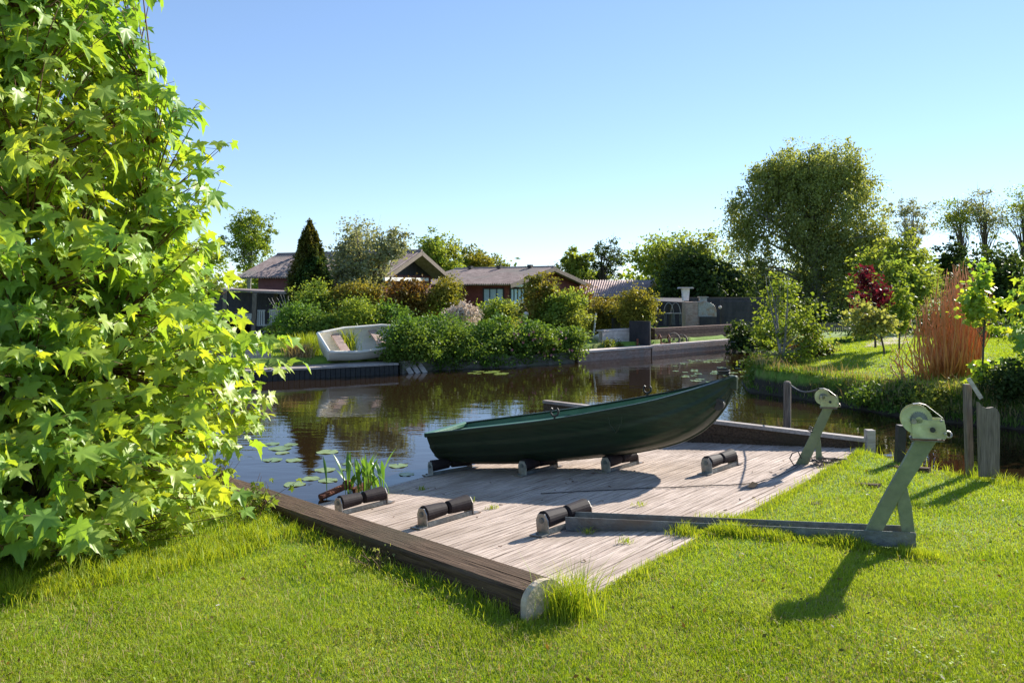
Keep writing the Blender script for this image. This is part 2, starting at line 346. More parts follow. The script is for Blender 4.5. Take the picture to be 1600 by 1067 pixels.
for i in range(13):
    a_ = math.pi*i/12; ep.append((-.002-.135*math.cos(a_)*1.0, -.075+.10*math.sin(a_)))
ep = [(-.137,-.42)]+ep+[(.133,-.42)]
e_ = MB(); prismx(e_, ep, -.045, -.002); obj('end_board', e_, M_endgrain, tb, M=TM, bevel=.004)
# far side board of the ramp
Bt0 = D(1355, 684, C.y); Bt1 = Vector((C2.x, C2.y, 2.15-170*C2.y/F)); bm_ = frame(Bt0, Bt1-Bt0); Ls = (Bt1-Bt0).length
sb = thing('side_board', 'long dark plank wall along the far right side of the slipway', 'retaining board', Bt0)
b1 = MB().box(0, Ls, -.03, .03, -.17, -.045, bm_).box(0, Ls, -.035, .025, -.75, -.174, bm_); obj('board', b1, M_timber, sb, M=None)
obj('cap_plank', MB().box(-.02, Ls, -.05, .045, -.043, 0, bm_), M_woodpale, sb)
cp = D(1359, 690, C.y-.03)
single('corner_post', MB().box(-.045,.045,-.045,.045,-.7,.13,Matrix.Translation(cp)), M_woodpale, 'short pale pinkish post at the top right corner of the slipway', 'post', bevel=.006)
def post(pxb, pyb, pyt, d, r, label, mt=M_wood, square=False, lean=0):
    b_ = D(pxb, pyb, d); t = D(pxb+lean, pyt, d); mb = MB()
    if square: mb.beam(b_-Vector((0,0,.5)), t, r*2, r*2)
    else: mb.tube([b_-Vector((0,0,.6)), b_+(t-b_)*.5, t-Vector((0,0,r*.6)), t-Vector((0,0,r*.2)), t], [r*1.03, r, r, r*.8, r*.3], 12)
    return single('wooden_post', mb, mt, label, 'post', bevel=.004 if square else 0)
post(1230, 676, 595, 10.6, .048, 'round topped grey mooring post standing in the water behind the plank wall')
post(1400, 755, 664, 7.9, .038, 'dark wet square post behind the nearer hand winch', M_black, True, 8)
post(1517, 730, 600, 7.4, .028, 'tall leaning wooden post at the lawn edge by the curved board', M_wood, True, -6)
# curved board beside it
cb = [(1530,628),(1535,635),(1543,638),(1553,636),(1559,640),(1563,648),(1562,745),(1533,745)]
pc = D(1545, 740, 7.2); nrm = Vector((.25,-1,0)).normalized(); cM = frame(pc, Vector((1,.25,0)))
ci = cM.inverted(); cbl = [((ci@hit(x, y_, pc, nrm)).x, (ci@hit(x, y_, pc, nrm)).z) for x, y_ in cb]
single('shaped_board', MB().prism(cbl, 0, .035), M_wood, 'upright weathered board with a wavy sawn top edge at the lawn edge', 'board', M=cM, bevel=.003)
a1 = D(1520, 598, 7.34); single('wooden_cleat', MB().beam(a1+Vector((-.04,0,.04)), a1+Vector((.06,-.03,-.14)), .018, .035), M_woodpale, 'short slanting pale slat nailed to the top of the tall leaning post', 'slat')
# old timber edge lying on the bank right of the ramp
e0 = Z(1385, 724, .40); e1 = Z(1475, 742, .40)
single('edge_log', MB().tube([e0, e0.lerp(e1,.4)+Vector((0,0,.01)), e1], [.035,.04,.03], 8), M_wood, 'old weathered pole lying at the lawn edge between the dark post and the curved board', 'log')
# ---------------------------------------------------------------- rollers
def make_roller(label):
    t = thing('keel_roller', label, 'keel roller', group='black rubber keel rollers on the slipway')
    for s_ in (-1, 1):
        pr = [(-.205,.042),(-.2,.05),(-.03,.038),(-.028,.034),(-.012,.030)]
        mb = MB(); P_ = [Vector((s_*a, 0, .085)) for a, r in [(-.008,0),(-.016,0),(-.02,0),(-.2,0),(-.206,0)]]
        mb.tube(P_, [.030,.040,.046,.056,.049], 20); obj('rubber_half', mb, M_rubber, t, local=True, smooth=False)
        bk = MB(); O = [(-.05,0),(.05,0),(.05,.085),(.028,.125),(-.028,.125),(-.05,.085)]
        Mx = Matrix.Rotation(math.pi/2, 4, 'Z'); bk.prism(O, -s_*.212, -s_*.219, Mx)
        bk.box(-.055, .055, -s_*.219 if s_ < 0 else -s_*.285, -s_*.219 if s_ > 0 else -s_*.285, 0.001, .008, Mx)
        br = obj('bracket', bk, M_galv, t, local=True)
        obj('axle_nut', MB().tube([(s_*.219,0,.085),(s_*.228,0,.085)], .018, 8), M_channel, br, local=True); obj('foot_bolt', MB().tube([(s_*.25,.02,.008),(s_*.25,.02,.018)], .011, 6), M_channel, br, local=True)
    obj('axle', MB().tube([(-.21,0,.085),(.21,0,.085)], .011, 8), M_galv, t, local=True)
    obj('base_rail', MB().box(-.205,.205,-.045,-.025,.001,.03), M_channel, t, local=True)
    return t
rl = [(566,795,'keel roller half hidden behind the dark timber, beside the broad leaved water plant',0),
 (698,813,'keel roller in the sun in the middle of the slipway, second from the water plant',0),
 (884,823,'keel roller touching the left end of the steel channel',0),
 (704,737,'keel roller at the water edge under the green boat stern',-.25),
 (842,736,'keel roller in shadow under the middle of the green boat',0),
 (970,731,'keel roller half in sun under the forward keel of the green boat',0),
 (1126,733,'free keel roller standing right of the green boat bow',0)]
proto = None
vdir = (R(925, 806)-R(845, 833)).normalized()
for x, y_, lb, rz_ in rl:
    Mx = frame(R(x, y_)+RN*.003, Matrix.Rotation(rz_, 3, RN)@vdir, RN)@Matrix.Scale(1.2, 4)
    if proto is None: proto = make_roller(lb); proto.matrix_world = Mx
    else: copy_tree(proto, Mx, label=lb)
# ---------------------------------------------------------------- winches
def winch(O, p, dirx, th, label, bolts, channel=None, name='boat_winch', cz=None):
    fM = frame(p, dirx); fi = fM.inverted(); nn = fM.to_3x3()@Vector((0,1,0))
    def T(pts, off=0): return [((fi@hit(x, y_, p+nn*off, nn)).x, (fi@hit(x, y_, p+nn*off, nn)).z) for x, y_ in pts]
    t = thing(name, label, 'boat winch', M=fM)
    obj('leg', MB().prism(T(O['leg']), -.03*th, .03*th), M_winch, t, M=fM, bevel=.004)
    obj('strut', MB().prism(T(O['strut']), -.024*th, .024*th), M_winch, t, M=fM, bevel=.003)
    hs = obj('gear_housing', MB().prism(T(O['plate']), -.062*th, -.056*th).prism(T(O['plate']), .05*th, .056*th), M_gear, t, M=fM, bevel=.002)
    foot = T(O['foot']); obj('mounting_plate', MB().prism(foot, -.07*th, .065*th), M_rust if False else M_channel, t, M=fM, bevel=.002)
    (cx, cz_), = T([O['drum']]); r = O['r']
    dr = MB(); dr.tube([(cx,-.050*th,cz_),(cx,-.044*th,cz_)], r, 36).tube([(cx,.036*th,cz_),(cx,.042*th,cz_)], r*1.0, 36)
    sp = obj('spool', dr, M_gear, t, M=fM)
    obj('rim', MB().tube([(cx+r*.985*math.cos(a*math.pi/24),-.047*th,cz_+r*.985*math.sin(a*math.pi/24)) for a in range(49)], r*.055, 6, False), M_galv, sp, M=fM)
    obj('strap_roll', MB().tube([(cx,-.042*th,cz_),(cx,.034*th,cz_)], r*.82, 28), M_black, sp, M=fM)
    for x, y_ in [(cx-r*.5, cz_+r*.1), (cx+r*.1, cz_+r*.62), (cx-r*.35, cz_-r*.5)]: obj('spool_hole', MB().tube([(x,-.053*th,y_),(x,-.0495*th,y_)], r*.09, 8), M_black, sp, M=fM)
    obj('groove_shade_ring', MB().tube([(cx+r*.9*math.cos(a*math.pi/24),-.0495*th,cz_+r*.9*math.sin(a*math.pi/24)) for a in range(49)], r*.022, 5, False), M_rust, sp, M=fM)  # thin dark ring stands in for the shade of a groove inside the rim
    pl_ = T(O['plate']); obj('plate_edge', MB().tube([(a, -.062*th, b_) for a, b_ in pl_+pl_[:1]], .0022*th, 5, False), M_rust, hs, M=fM)
    obj('handle_bar', MB().beam((pl_[0][0]+.002,-.068*th,pl_[0][1]-.005), (pl_[1][0]+.02,-.068*th,pl_[1][1]-.012), .008*th, .022*th), M_gear, hs, M=fM)
    gpts = []
    for k in range(48): a = 2*math.pi*k/48; rr = r*(.60 if k % 2 else .52); gpts.append((cx+.012*th+rr*math.cos(a), cz_+rr*math.sin(a)))
    obj('ratchet_gear', MB().prism(gpts, -.056*th, -.0515*th), M_channel, t, M=fM)
    obj('gear_hub', MB().tube([(cx+.012*th,-.062*th,cz_),(cx+.012*th,-.0565*th,cz_)], r*.24, 14), M_gear, t, M=fM)
    st = T(O['strap'])
    sm_ = MB()
    for i in range(len(st)-1): sm_.beam((st[i][0], -.012*th, st[i][1]), (st[i+1][0], -.012*th, st[i+1][1]), .045*th, .003*th)
    obj('strap', sm_, M_galv, t, M=fM)
    bo = T(bolts)
    for i, (x, z_) in enumerate(bo): obj('bolt', MB().tube([(x,-.075*th,z_),(x,-.0615*th,z_)], (.017 if i < 2 else .009)*th, 8), M_black if i == 0 else M_galv, t, M=fM)
    hk = T([O['hook']])[0]; ring = [(hk[0]+.022*th*math.cos(a), -.02*th+.01*th*math.sin(2*a), hk[1]+.02*th*math.sin(a)) for a in np.linspace(0, 2*math.pi, 15)]
    obj('hook', MB().tube(ring, .006*th, 6, False), M_galv, t, M=fM)
    obj('grease_rim', MB().prism([(x, z_) for x, z_ in foot], -.0705*th, -.0702*th) if False else MB().tube([(foot[0][0],-.074*th,foot[0][1]),(foot[1][0],-.074*th,foot[1][1])], .004*th, 6), M_rust, t, M=fM, label='thin rusty edge of the mounting plate')
    return t, fM, T
chR = Z(1432, 856, .475); chL = R(884, 829)+RN*.004; cdir = (chR-chL)
wp = chR.copy(); cdirh = Vector((cdir.x, cdir.y, 0))
nn1 = Vector((0,0,1)).cross(cdirh).normalized()
W1 = dict(leg=[(1350,832),(1376,833),(1406,776),(1464,686),(1430,686),(1378,778)], strut=[(1410,838),(1430,838),(1424,790),(1416,756),(1404,768),(1402,790)],
  plate=[(1423,651),(1447,654),(1473,654),(1478,679),(1475,684),(1424,683)], foot=[(1422,683),(1474,685),(1473,688),(1422,686)],
  drum=(1431,654), r=.093, strap=[(1426,630.5),(1436,629.5),(1446,632),(1472,652),(1477,678)], hook=(1480,678))
w1, fM1, T1 = winch(W1, wp+nn1*.08, cdirh, 1, 'nearer pale green hand winch on a slanting leg, standing on the long steel channel', [(1455,669),(1426,656),(1468,655),(1474,675)])
# channel: two flanges and a web, lies on ramp and lawn
def chan(name, a, b_, wd, ht, mt, par):
    Mx = frame(a, b_-a); Lc = (b_-a).length; mb = MB()
    mb.box(0, Lc, 0, .007, 0, ht, Mx).box(0, Lc, wd-.007, wd, 0, ht, Mx).box(0, Lc, .0072, wd-.0072, .004, .012, Mx)
    return obj(name, mb, mt, par)
chan('channel', chL, chR, .165, .10, M_channel, w1)
ch_end = MB(); me_ = frame(chR, chR-chL); ch_end.tube([me_@Vector((-.03,.10,.055)), me_@Vector((.012,.10,.055))], .016, 8); obj('end_bolt', ch_end, M_galv, w1)
f2 = R(1262, 724); W2 = dict(leg=[(1243,725),(1262,727),(1278,690),(1302,637),(1286,637),(1262,688)], strut=[(1275,721),(1285,719),(1283,695),(1279,670),(1274,676),(1274,695)],
  plate=[(1281,617),(1292,618),(1309,619),(1311,632),(1309,635),(1282,635)], foot=[(1281,635),(1308,636),(1308,638),(1281,637)],
  drum=(1285,620), r=.073, strap=[(1280,606.8),(1287,606.5),(1294,609),(1306,618),(1310,630)], hook=(1310,633))
w2, fM2, T2 = winch(W2, f2, cdirh, .78, 'farther pale hand winch near the slipway corner with a cord wound round its leg', [(1297,627),(1283,619),(1306,620),(1309,629)])
tie = MB()
for k, (yy) in enumerate([668, 671, 674]):
    pa = hit(1269-(k*1.0), yy, f2-Vector((0,.035,0)), Vector((0,1,0))); pb = hit(1282, yy+6, f2-Vector((0,.035,0)), Vector((0,1,0)))
    tie.tube([pa+Vector((0,.07,0)), pa, pb, pb+Vector((0,.07,0))], .006, 6)
obj('cord', tie, M_black, w2)
# ropes
p0 = D(1236, 602, 10.5); p1 = hit(1277, 609, f2, Vector((0,1,0)))
single('mooring_line', MB().tube([p0.lerp(p1, t)-Vector((0,0,.05*math.sin(math.pi*t))) for t in np.linspace(0,1,9)], .009, 6), M_black, 'taut dark line from the round topped mooring post to the farther winch', 'rope')
cp_ = [(845,772),(900,769),(960,766),(1010,763.5),(1060,762),(1100,760),(1140,758.5),(1180,756),(1215,745),(1240,734),(1250,727)]
single('winch_cable', MB().tube([R(x, y_)+RN*(.007+.002*(i % 2)) for i, (x, y_) in enumerate(cp_)], .0045, 5), M_black, 'thin dark cable lying across the planks from the farther winch', 'cable')
lp = [(1252,716),(1247,705),(1238,708),(1234,716),(1240,726),(1252,729)]; cc = []
for x, y_ in lp: cc.append(hit(x, y_, f2-Vector((0,.04,0)), Vector((0,1,0))))
single('rope_loop', MB().tube(cc, .006, 6), M_black, 'small dark loop of rope hanging at the foot of the farther winch', 'rope')
tg = MB()
for i in range(9):
    c0 = R(1290+rng.uniform(-14,12), 722+rng.uniform(-5,6)); pts = [c0+Vector((rng.uniform(-.13,.13), rng.uniform(-.1,.1), rng.uniform(.01,.06))) for _ in range(6)]; tg.tube(pts, .0055, 5)
single('tangled_rope', tg, M_wood, 'tangled heap of old rope on the planks behind the farther winch leg', 'rope')
# ---------------------------------------------------------------- green boat
S0 = R(700, 732)+RN*.11; S1 = R(1040, 730)+RN*.11
bd = (S1-S0); bx = Vector((bd.x, bd.y, 0)).normalized(); by = Vector((0,0,1)).cross(bx)       # by points away from camera
BM = frame(S0, bx); BI = BM.inverted(); bn = by
def prof(pts, off): return [((BI@hit(x, y_, S0+bn*o, bn)).x, (BI@hit(x, y_, S0+bn*o, bn)).z) for (x, y_), o in zip(pts, off)]
keelpx = [(704,721),(768,722),(842,720),(944,711),(1010,702),(1060,690),(1090,676),(1111,661),(1127,643),(1138,625),(1145,604)]
K_ = prof(keelpx, [0]*len(keelpx))
sheerpx = [(667,678),(740,670),(809,662.5),(860,656),(910,648),(960,639),(1012,628.5),(1055,617.5),(1093,606.5),(1120,598),(1146,589)]
bt = [.43,.48,.53,.56,.57,.55,.50,.41,.28,.15,.02]
Sh = prof(sheerpx, [-b_ for b_ in bt])
NS, NT = len(K_)-1, 16
def cr(P_, t):
    n_ = len(P_)-1; t = min(max(t, 0), 1)*n_; i = min(int(t), n_-1); f = t-i
    g = lambda j: np.array(P_[min(max(j, 0), n_)], float)
    a, b_, c, d_ = g(i-1), g(i), g(i+1), g(i+2)
    return .5*((2*b_)+(c-a)*f+(2*a-5*b_+4*c-d_)*f*f+(3*b_-a-3*c+d_)*f**3)
def hullpt(t, s_, off=0):
    k_ = cr(K_, t); h = cr(Sh, t); b_ = float(cr([(q_,) for q_ in bt], t)[0])
    th = s_*math.pi/2; fy = math.sin(th)**float(np.interp(t, [0,.2,.6,.8,.9,1], [1.2,.95,.95,1.35,1.7,1.9])); fz = (1-math.cos(th))**1.12
    lap = .018*((s_*5) % 1 if s_ < .999 else 1)*min(1, b_*4)*(1 if s_ > .18 else 0)
    y_ = b_*fy+lap-off; x_ = k_[0]+(h[0]-k_[0])*fz; z_ = k_[1]+(h[1]-k_[1])*fz
    return Vector((x_, -max(y_, .0), z_+off*.5*(1-s_)))
hv = []; hf = []; nt_, ns_ = 49, 31
for side in (1, -1):
    b0 = len(hv)
    for i in range(nt_):
        for j in range(ns_):
            p_ = hullpt(i/(nt_-1), j/(ns_-1)); hv.append((p_.x, p_.y*side, p_.z))
    for i in range(nt_-1):
        for j in range(ns_-1):
            q_ = (b0+i*ns_+j, b0+(i+1)*ns_+j, b0+(i+1)*ns_+j+1, b0+i*ns_+j+1); hf.append(q_ if side == 1 else q_[::-1])
tr = [j for j in range(ns_)]; hf.append(tuple(tr+[nt_*ns_+j for j in reversed(tr)][:-1]))
gb = thing('green_rowing_boat', 'dark green clinker style plastic dinghy resting on keel rollers, bow raised to the right', 'rowing boat', M=BM)
me = bpy.data.meshes.new('hull'); me.from_pydata(hv, [], hf); me.update(); me.polygons.foreach_set('use_smooth', [True]*len(me.polygons))
ho = obj('hull', me, M_hull, gb, M=BM); me.materials.append(M_hullin)
md = ho.modifiers.new('s', 'SOLIDIFY'); md.thickness = .02; md.offset = -1; md.material_offset = 1; md.use_even_offset = False
for side in (1, -1):
    P_ = [hullpt(i/40, 1) for i in range(41)]
    v = []; f = []
    for i, p_ in enumerate(P_):
        nxt = P_[min(i+1, 40)]-P_[max(i-1, 0)]; o_ = Vector((nxt.y, -nxt.x, 0)); o_ = o_.normalized() if o_.length > 1e-6 else Vector((0,1,0))
        if o_.y > 0: o_ = -o_
        for a, b_ in ((.022,-.035),(.026,.004),(.018,.012),(-.035,.012),(-.04,.002),(-.03,-.004)):
            q_ = p_+o_*a+Vector((0,0,b_)); v.append((q_.x, min(q_.y, 0)*side if i > 36 else q_.y*side, q_.z))
    for i in range(40):
        for k in range(6): q_ = (i*6+k, i*6+(k+1) % 6, (i+1)*6+(k+1) % 6, (i+1)*6+k); f.append(q_ if side == 1 else q_[::-1])
    obj('gunwale', MB().add(v, f), M_hull, gb, M=BM)
# transom cap, stern deck, thwarts, foredeck
def across(t, s_, wd, th, nm, mt, z_=None):
    p_ = hullpt(t, s_, .03); p2 = hullpt(t+wd/3.6, s_, .06); yy = min(-p_.y, -p2.y)-.03; mb = MB().box(p_.x-wd/2, p_.x+wd/2, -yy, yy, p_.z-th, p_.z); return obj(nm, mb, mt, gb, M=BM, bevel=.006)
p_ = hullpt(0, 1); obj('transom_cap', MB().box(p_.x-.02, p_.x+.05, p_.y-.015, -p_.y+.015, p_.z-.03, p_.z+.016), M_hullin, gb, M=BM, bevel=.006)
v = []; f = []
for i in range(9):
    t = .015+i/8*.22; q_ = hullpt(t, .93, .02); v += [(q_.x, q_.y, q_.z), (q_.x, -q_.y, q_.z)]
    if i: f.append((2*i-2, 2*i, 2*i+1, 2*i-1))
obj('stern_seat', MB().add(v, f), M_hullin, gb, M=BM)
across(.47, .78, .26, .03, 'thwart', M_hullin); across(.68, .76, .2, .03, 'thwart', M_hullin)
v = []; f = []
for i in range(7):
    t = .86+i/6*.135; q_ = hullpt(t, .99, .01); v += [(q_.x, q_.y, q_.z+.012), (q_.x, -q_.y, q_.z+.012)]
    if i: f.append((2*i-2, 2*i, 2*i+1, 2*i-1))
obj('bow_deck', MB().add(v, f), M_hullin, gb, M=BM)
p_ = hullpt(1, 1); obj('stem_head', MB().box(p_.x-.06, p_.x+.035, -.045, .045, p_.z-.13, p_.z+.012), M_hull, gb, M=BM, bevel=.015)
for sx, t in ((-1, .315), (1, .50)):
    p_ = hullpt(t, 1); q_ = Vector((p_.x, p_.y*(1 if sx < 0 else -1), p_.z+.012)); hor = [q_+Vector((.045*math.sin(a), 0, .07-.045*math.cos(a))) for a in np.linspace(-2.5, 2.5, 13)]
    rw = obj('rowlock', MB().tube(hor, .011, 8).tube([q_-Vector((0,0,.03)), q_+Vector((0,0,.03))], .012, 8), M_black, gb, M=BM)
    obj('socket', MB().box(q_.x-.05, q_.x+.05, q_.y-.03, q_.y+.03, q_.z-.002, q_.z+.009), M_black, rw, M=BM)
p_ = BI@hit(1120, 633, S0-bn*.22, bn); hb_ = min((((q2.x-p_.x)**2+(q2.z-p_.z)**2), q2.y) for q2 in [hullpt(a/60, b2/40) for a in range(44, 60) for b2 in range(8, 40)])[1]; obj('bow_bung', MB().tube([(p_.x, hb_-.03, p_.z),(p_.x, hb_+.05, p_.z)], .06, 16).tube([(p_.x+.01,hb_-.04,p_.z),(p_.x+.01,hb_-.028,p_.z)], .02, 10), M_black, gb, M=BM)
g0 = [BI@hit(x, y_, S0-bn*.60, bn) for x, y_ in ((951,652),(953,662),(963,676),(971,662),(972,651))]
obj('grab_loop', MB().tube([(q_.x, -.615, q_.z) for q_ in g0], .006, 6), M_hull, gb, M=BM)
q_ = hullpt(.955, 1); obj('rope_coil', MB().tube([(q_.x+.06*math.cos(a)-.05, .04*math.sin(a), q_.z+.03+.004*a) for a in np.linspace(0, 18, 60)], .009, 6), M_black, gb, M=BM)
k0 = BI@hit(700, 724, S0, bn); kk = MB()
kp = [cr(K_, i/30) for i in range(31)]; kk.tube([(a[0], 0, a[1]-.004) for a in kp], [.02]*20+[.015]*8+[.012]*3, 6); obj('keel', kk, M_hull, gb, M=BM)
# beams under the stern
s0 = R(712, 737)
single('support_beam', MB().beam(s0+Vector((-.2,.45,-.12)), s0+Vector((1.0,-.1,.02)), .07, .07), M_black, 'dark tarred beam carrying the roller at the water edge under the stern', 'beam')
# ---------------------------------------------------------------- foliage tools
def unit(v): return v/np.maximum(np.linalg.norm(v, axis=1, keepdims=True), 1e-9)
def leafcloud(P, size, elong=1.6, up=.5, out=None, outw=.6, droop=0., fold=.25):
    n_ = len(P); N = rng.normal(size=(n_, 3)); N[:, 2] += up*2
    if out is not None: N += out*outw*2
    N = unit(N); T = rng.normal(size=(n_, 3)); T[:, 2] -= droop*3; T = unit(T-N*(T*N).sum(1, keepdims=True)); Bn = np.cross(N, T)
    s_ = size*rng.uniform(.65, 1.3, (n_, 1)); a = T*s_*elong/2; b_ = Bn*s_/2
    V = np.stack([P-a, P+b_+N*s_*fold*.3, P+a, P-b_+N*s_*fold*.3], 1).reshape(-1, 3)
    return V, np.arange(4*n_).reshape(-1, 4)
def clumps(blobs, n, surf=2.4):
    vol = np.array([b[3]*b[4]*b[5] for b in blobs])**.75; vol /= vol.sum(); k = rng.choice(len(blobs), n, p=vol); bb = np.array([b[:6] for b in blobs])[k]
    d_ = unit(rng.normal(size=(n, 3))); r = rng.uniform(0, 1, (n, 1))**(1/surf); return bb[:, :3]+d_*r*bb[:, 3:6], d_
def crownmesh(name, blobs, nc, nl, cr_, size, elong=1.6, up=.4, droop=0, flat=.7, surf=2.6):
    c, d_ = clumps(blobs, nc, surf); c = c+d_*(np.abs(rng.normal(0, 1, (nc, 1)))*cr_*.28*(rng.uniform(size=(nc, 1)) < .25)); rad = cr_*rng.uniform(.4, 1.4, (nc, 1))
    off = rng.normal(size=(nc, nl, 3))*.55; off[:, :, 2] *= flat
    if droop: off[:, :, 2] = -np.abs(off[:, :, 2])*(1+droop*1.8); off[:, :, :2] *= .55
    P = (c[:, None, :]+off*rad[:, :, None]).reshape(-1, 3); out = unit(np.repeat(d_, nl, 0))
    P = P[P[:, 2] > np.maximum(.03, gz(P[:, 0], P[:, 1]))]
    n_ = len(P); V, Fq = leafcloud(P, size, elong, up, None, 0, droop)
    return V, Fq, c
def tree(name, label, cat, base, blobs, leaf, nc=300, nl=60, cr_=.5, size=.14, bark=M_bark, trunk_r=.16, limbs=14, elong=1.6, droop=0, up=.4, group=None, surf=2.6, stems=1, flat=.7, twig=False, top=None):
    base = Vector(base); t = thing(name, label, cat, base, group)
    V, Fq, c = crownmesh(name, blobs, nc, nl, cr_, size, elong, up, droop, flat, surf)
    zt = max(b[2]+b[5]*.35 for b in blobs); cx = np.mean([b[0] for b in blobs]); cy = np.mean([b[1] for b in blobs])
    tm = MB(); lm = MB(); topv = Vector((cx, cy, zt)) if top is None else Vector(top); H_ = topv-base
    for s_ in range(stems):
        sp = Vector((rng.uniform(-1,1), rng.uniform(-1,1), 0))*(0 if stems == 1 else .18*H_.z)
        P_ = [base+H_*u+Vector((math.sin(u*4+s_)*.03*H_.z, math.cos(u*3+s_)*.03*H_.z, 0))*u+sp*u for u in np.linspace(0, 1, 8)]
        P_[0] -= Vector((0,0,.2))
        tm.tube(P_, [trunk_r*(1-u)**.8+trunk_r*.06 for u in np.linspace(0, 1, 8)], 7)
        ks = rng.choice(len(c), max(1, limbs//stems))
        for k in ks:
            e_ = Vector(c[k]); u = min(.9, max(.12, (e_.z-base.z)/H_.z*rng.uniform(.45,.75))); i = min(int(u*7), 6); s0_ = P_[i].lerp(P_[i+1], u*7-i)
            mid = s0_.lerp(e_, .5)+Vector((rng.uniform(-.1,.1), rng.uniform(-.1,.1), rng.uniform(.0,.16)))*(e_-s0_).length
            r0 = trunk_r*.38*(1-u*.6); lm.tube([s0_, s0_.lerp(mid,.55), mid, mid.lerp(e_,.5), e_], [r0, r0*.75, r0*.5, r0*.3, r0*.12], 5)
            if twig:
                for _ in range(4):
                    tt = rng.uniform(.3, 1); q_ = mid.lerp(e_, tt); w_ = q_+Vector(rng.normal(size=3)*.16*(e_-s0_).length); lm.tube([q_, q_.lerp(w_,.5)+Vector((0,0,.03)), w_], [r0*.22, r0*.15, r0*.06], 4)
    obj('trunk', tm, bark, t, smooth=True)
    if lm.v: obj('branches', lm, bark, t, smooth=True)
    V = V-np.array(base); me = fastmesh('crown', V, Fq, rng.uniform(0, 1, len(Fq))); me.materials.append(leaf)
    o = bpy.data.objects.new('crown', me); COL.objects.link(o); o.parent = t
    return t
def sub(blob, n, k=.55, seed=0):
    """break one ellipsoid into n lobes for an uneven outline"""
    r_ = np.random.default_rng(seed+11); out = []; x, y_, z_, a, b_, c = blob
    for i in range(n):
        d_ = r_.normal(size=3); d_ /= np.linalg.norm(d_); q_ = (1-k)*r_.uniform(.75, 1.15)
        s_ = k*r_.uniform(.75, 1.2); out.append((x+d_[0]*a*q_, y_+d_[1]*b_*q_, z_+d_[2]*c*q_, a*s_, b_*s_, c*s_))
    out.append((x, y_, z_, a*.6, b_*.6, c*.6)); O = np.array(out); C0 = np.array([x, y_, z_]); H0 = np.array([a, b_, c])*1.0
    lo = (O[:, :3]-O[:, 3:]).min(0); hi = (O[:, :3]+O[:, 3:]).max(0); sc = 2*H0/(hi-lo)     # fit the lobes to the box of the whole
    O[:, :3] = C0+(O[:, :3]-(lo+hi)/2)*sc; O[:, 3:] *= sc; return [tuple(r) for r in O]
def blobpx(x0, x1, y0, y1, d, depth=.8):
    """ellipsoid that spans these photo columns and rows when seen at distance d"""
    a = (x1-x0)/2/F*d; c = (y1-y0)/2/F*d; p_ = D((x0+x1)/2, (y0+y1)/2, d); return (p_.x, p_.y, p_.z, a, max(a*depth, .3), c)
def gp(px, d, dz=0):
    x = (px-800)/F*d; return Vector((x, d, float(gz([x], [d])[0])+dz))
def shrub(label, x0, x1, y0, y1, d, leaf, n=6, dens=1., size=.07, cat='shrub', name='shrub', group=None, seed=None, depth=.8, lobes=.5, bark=M_bark, **k):
    b_ = blobpx(x0, x1, y0, y1, d, depth); seed = int(x0) if seed is None else seed
    bl = sub(b_, n, lobes, seed); area = b_[3]*b_[5]*4*3.2
    size *= .74+.3*((seed*37 % 11)/10); dens *= 1.5; nl = 30; nc = int(max(24, dens*area*2.0/(size*size*1.0)/nl))
    kw = dict(nc=nc, nl=nl, cr_=max(.16, min(.4, b_[3]*.28)), size=size, limbs=10, trunk_r=max(.02, b_[3]*.03), stems=3, bark=bark); kw.update(k)
    return tree(name, label, cat, gp((x0+x1)/2, d+.5), bl, leaf, group=group, **kw)
# ---------------------------------------------------------------- background trees
T_ = tree
GB = 'trees beyond the gardens'
def bigtree(name, label, x0, x1, y0, y1, d, leaf, lobes=8, size=.2, dens=1., bark=M_bark, seed=None, tr=.2, ybase=None, extra=(), **k):
    b_ = blobpx(x0, x1, y0, y1, d, .85); bl = sub(b_, lobes, .48, int(x0) if seed is None else seed)
    for e_ in extra: bl += sub(blobpx(*e_, d, .9), 3, .5, int(e_[0]))
    size *= .74; dens *= 2.1; area = b_[3]*b_[5]*4*3.0; nl = 50; nc = int(max(40, dens*area*1.9/(size*size)/nl))
    kw = dict(nc=nc, nl=nl, cr_=b_[3]*.2, size=size, bark=bark, trunk_r=tr, limbs=22); kw.update(k)
    return tree(name, label, 'tree', gp((x0+x1)/2, d), bl, leaf, group=GB, **kw)
bb_ = [blobpx(*q_, 52, .95) for q_ in [(1200,1290,216,300),(1262,1352,208,300),(1165,1240,240,330),(1320,1376,250,340),(1132,1200,280,370),(1340,1392,300,400),(1190,1350,250,380),(1140,1215,330,440),(1225,1330,330,450),(1320,1385,360,470),(1160,1250,400,500),(1240,1370,420,520),(1290,1392,330,420),(1180,1330,230,300),(1140,1230,400,510),(1150,1215,440,530),(1320,1395,430,520)]]
tree('birch_tree', 'tall broad weeping birch with hanging grey green foliage, largest tree on the right', 'tree', gp(1275, 52), bb_, L_birch, nc=2250, nl=50, cr_=.85, size=.105, bark=M_barkpale, trunk_r=.42, limbs=70, twig=True, droop=.75, elong=1.8, surf=2.4, group=GB)
bigtree('deciduous_tree', 'bright green leafy tree right of the weeping birch', 1345, 1470, 345, 520, 44, L_mid, 9, .17, .8, tr=.2, extra=[(1330,1400,380,500)])
bigtree('birch_tree', 'thin pale feathery birch top showing between the big birch and the pines', 1385, 1458, 295, 400, 62, L_silver, 6, .13, .16, M_barkpale, tr=.15, limbs=40, twig=True)
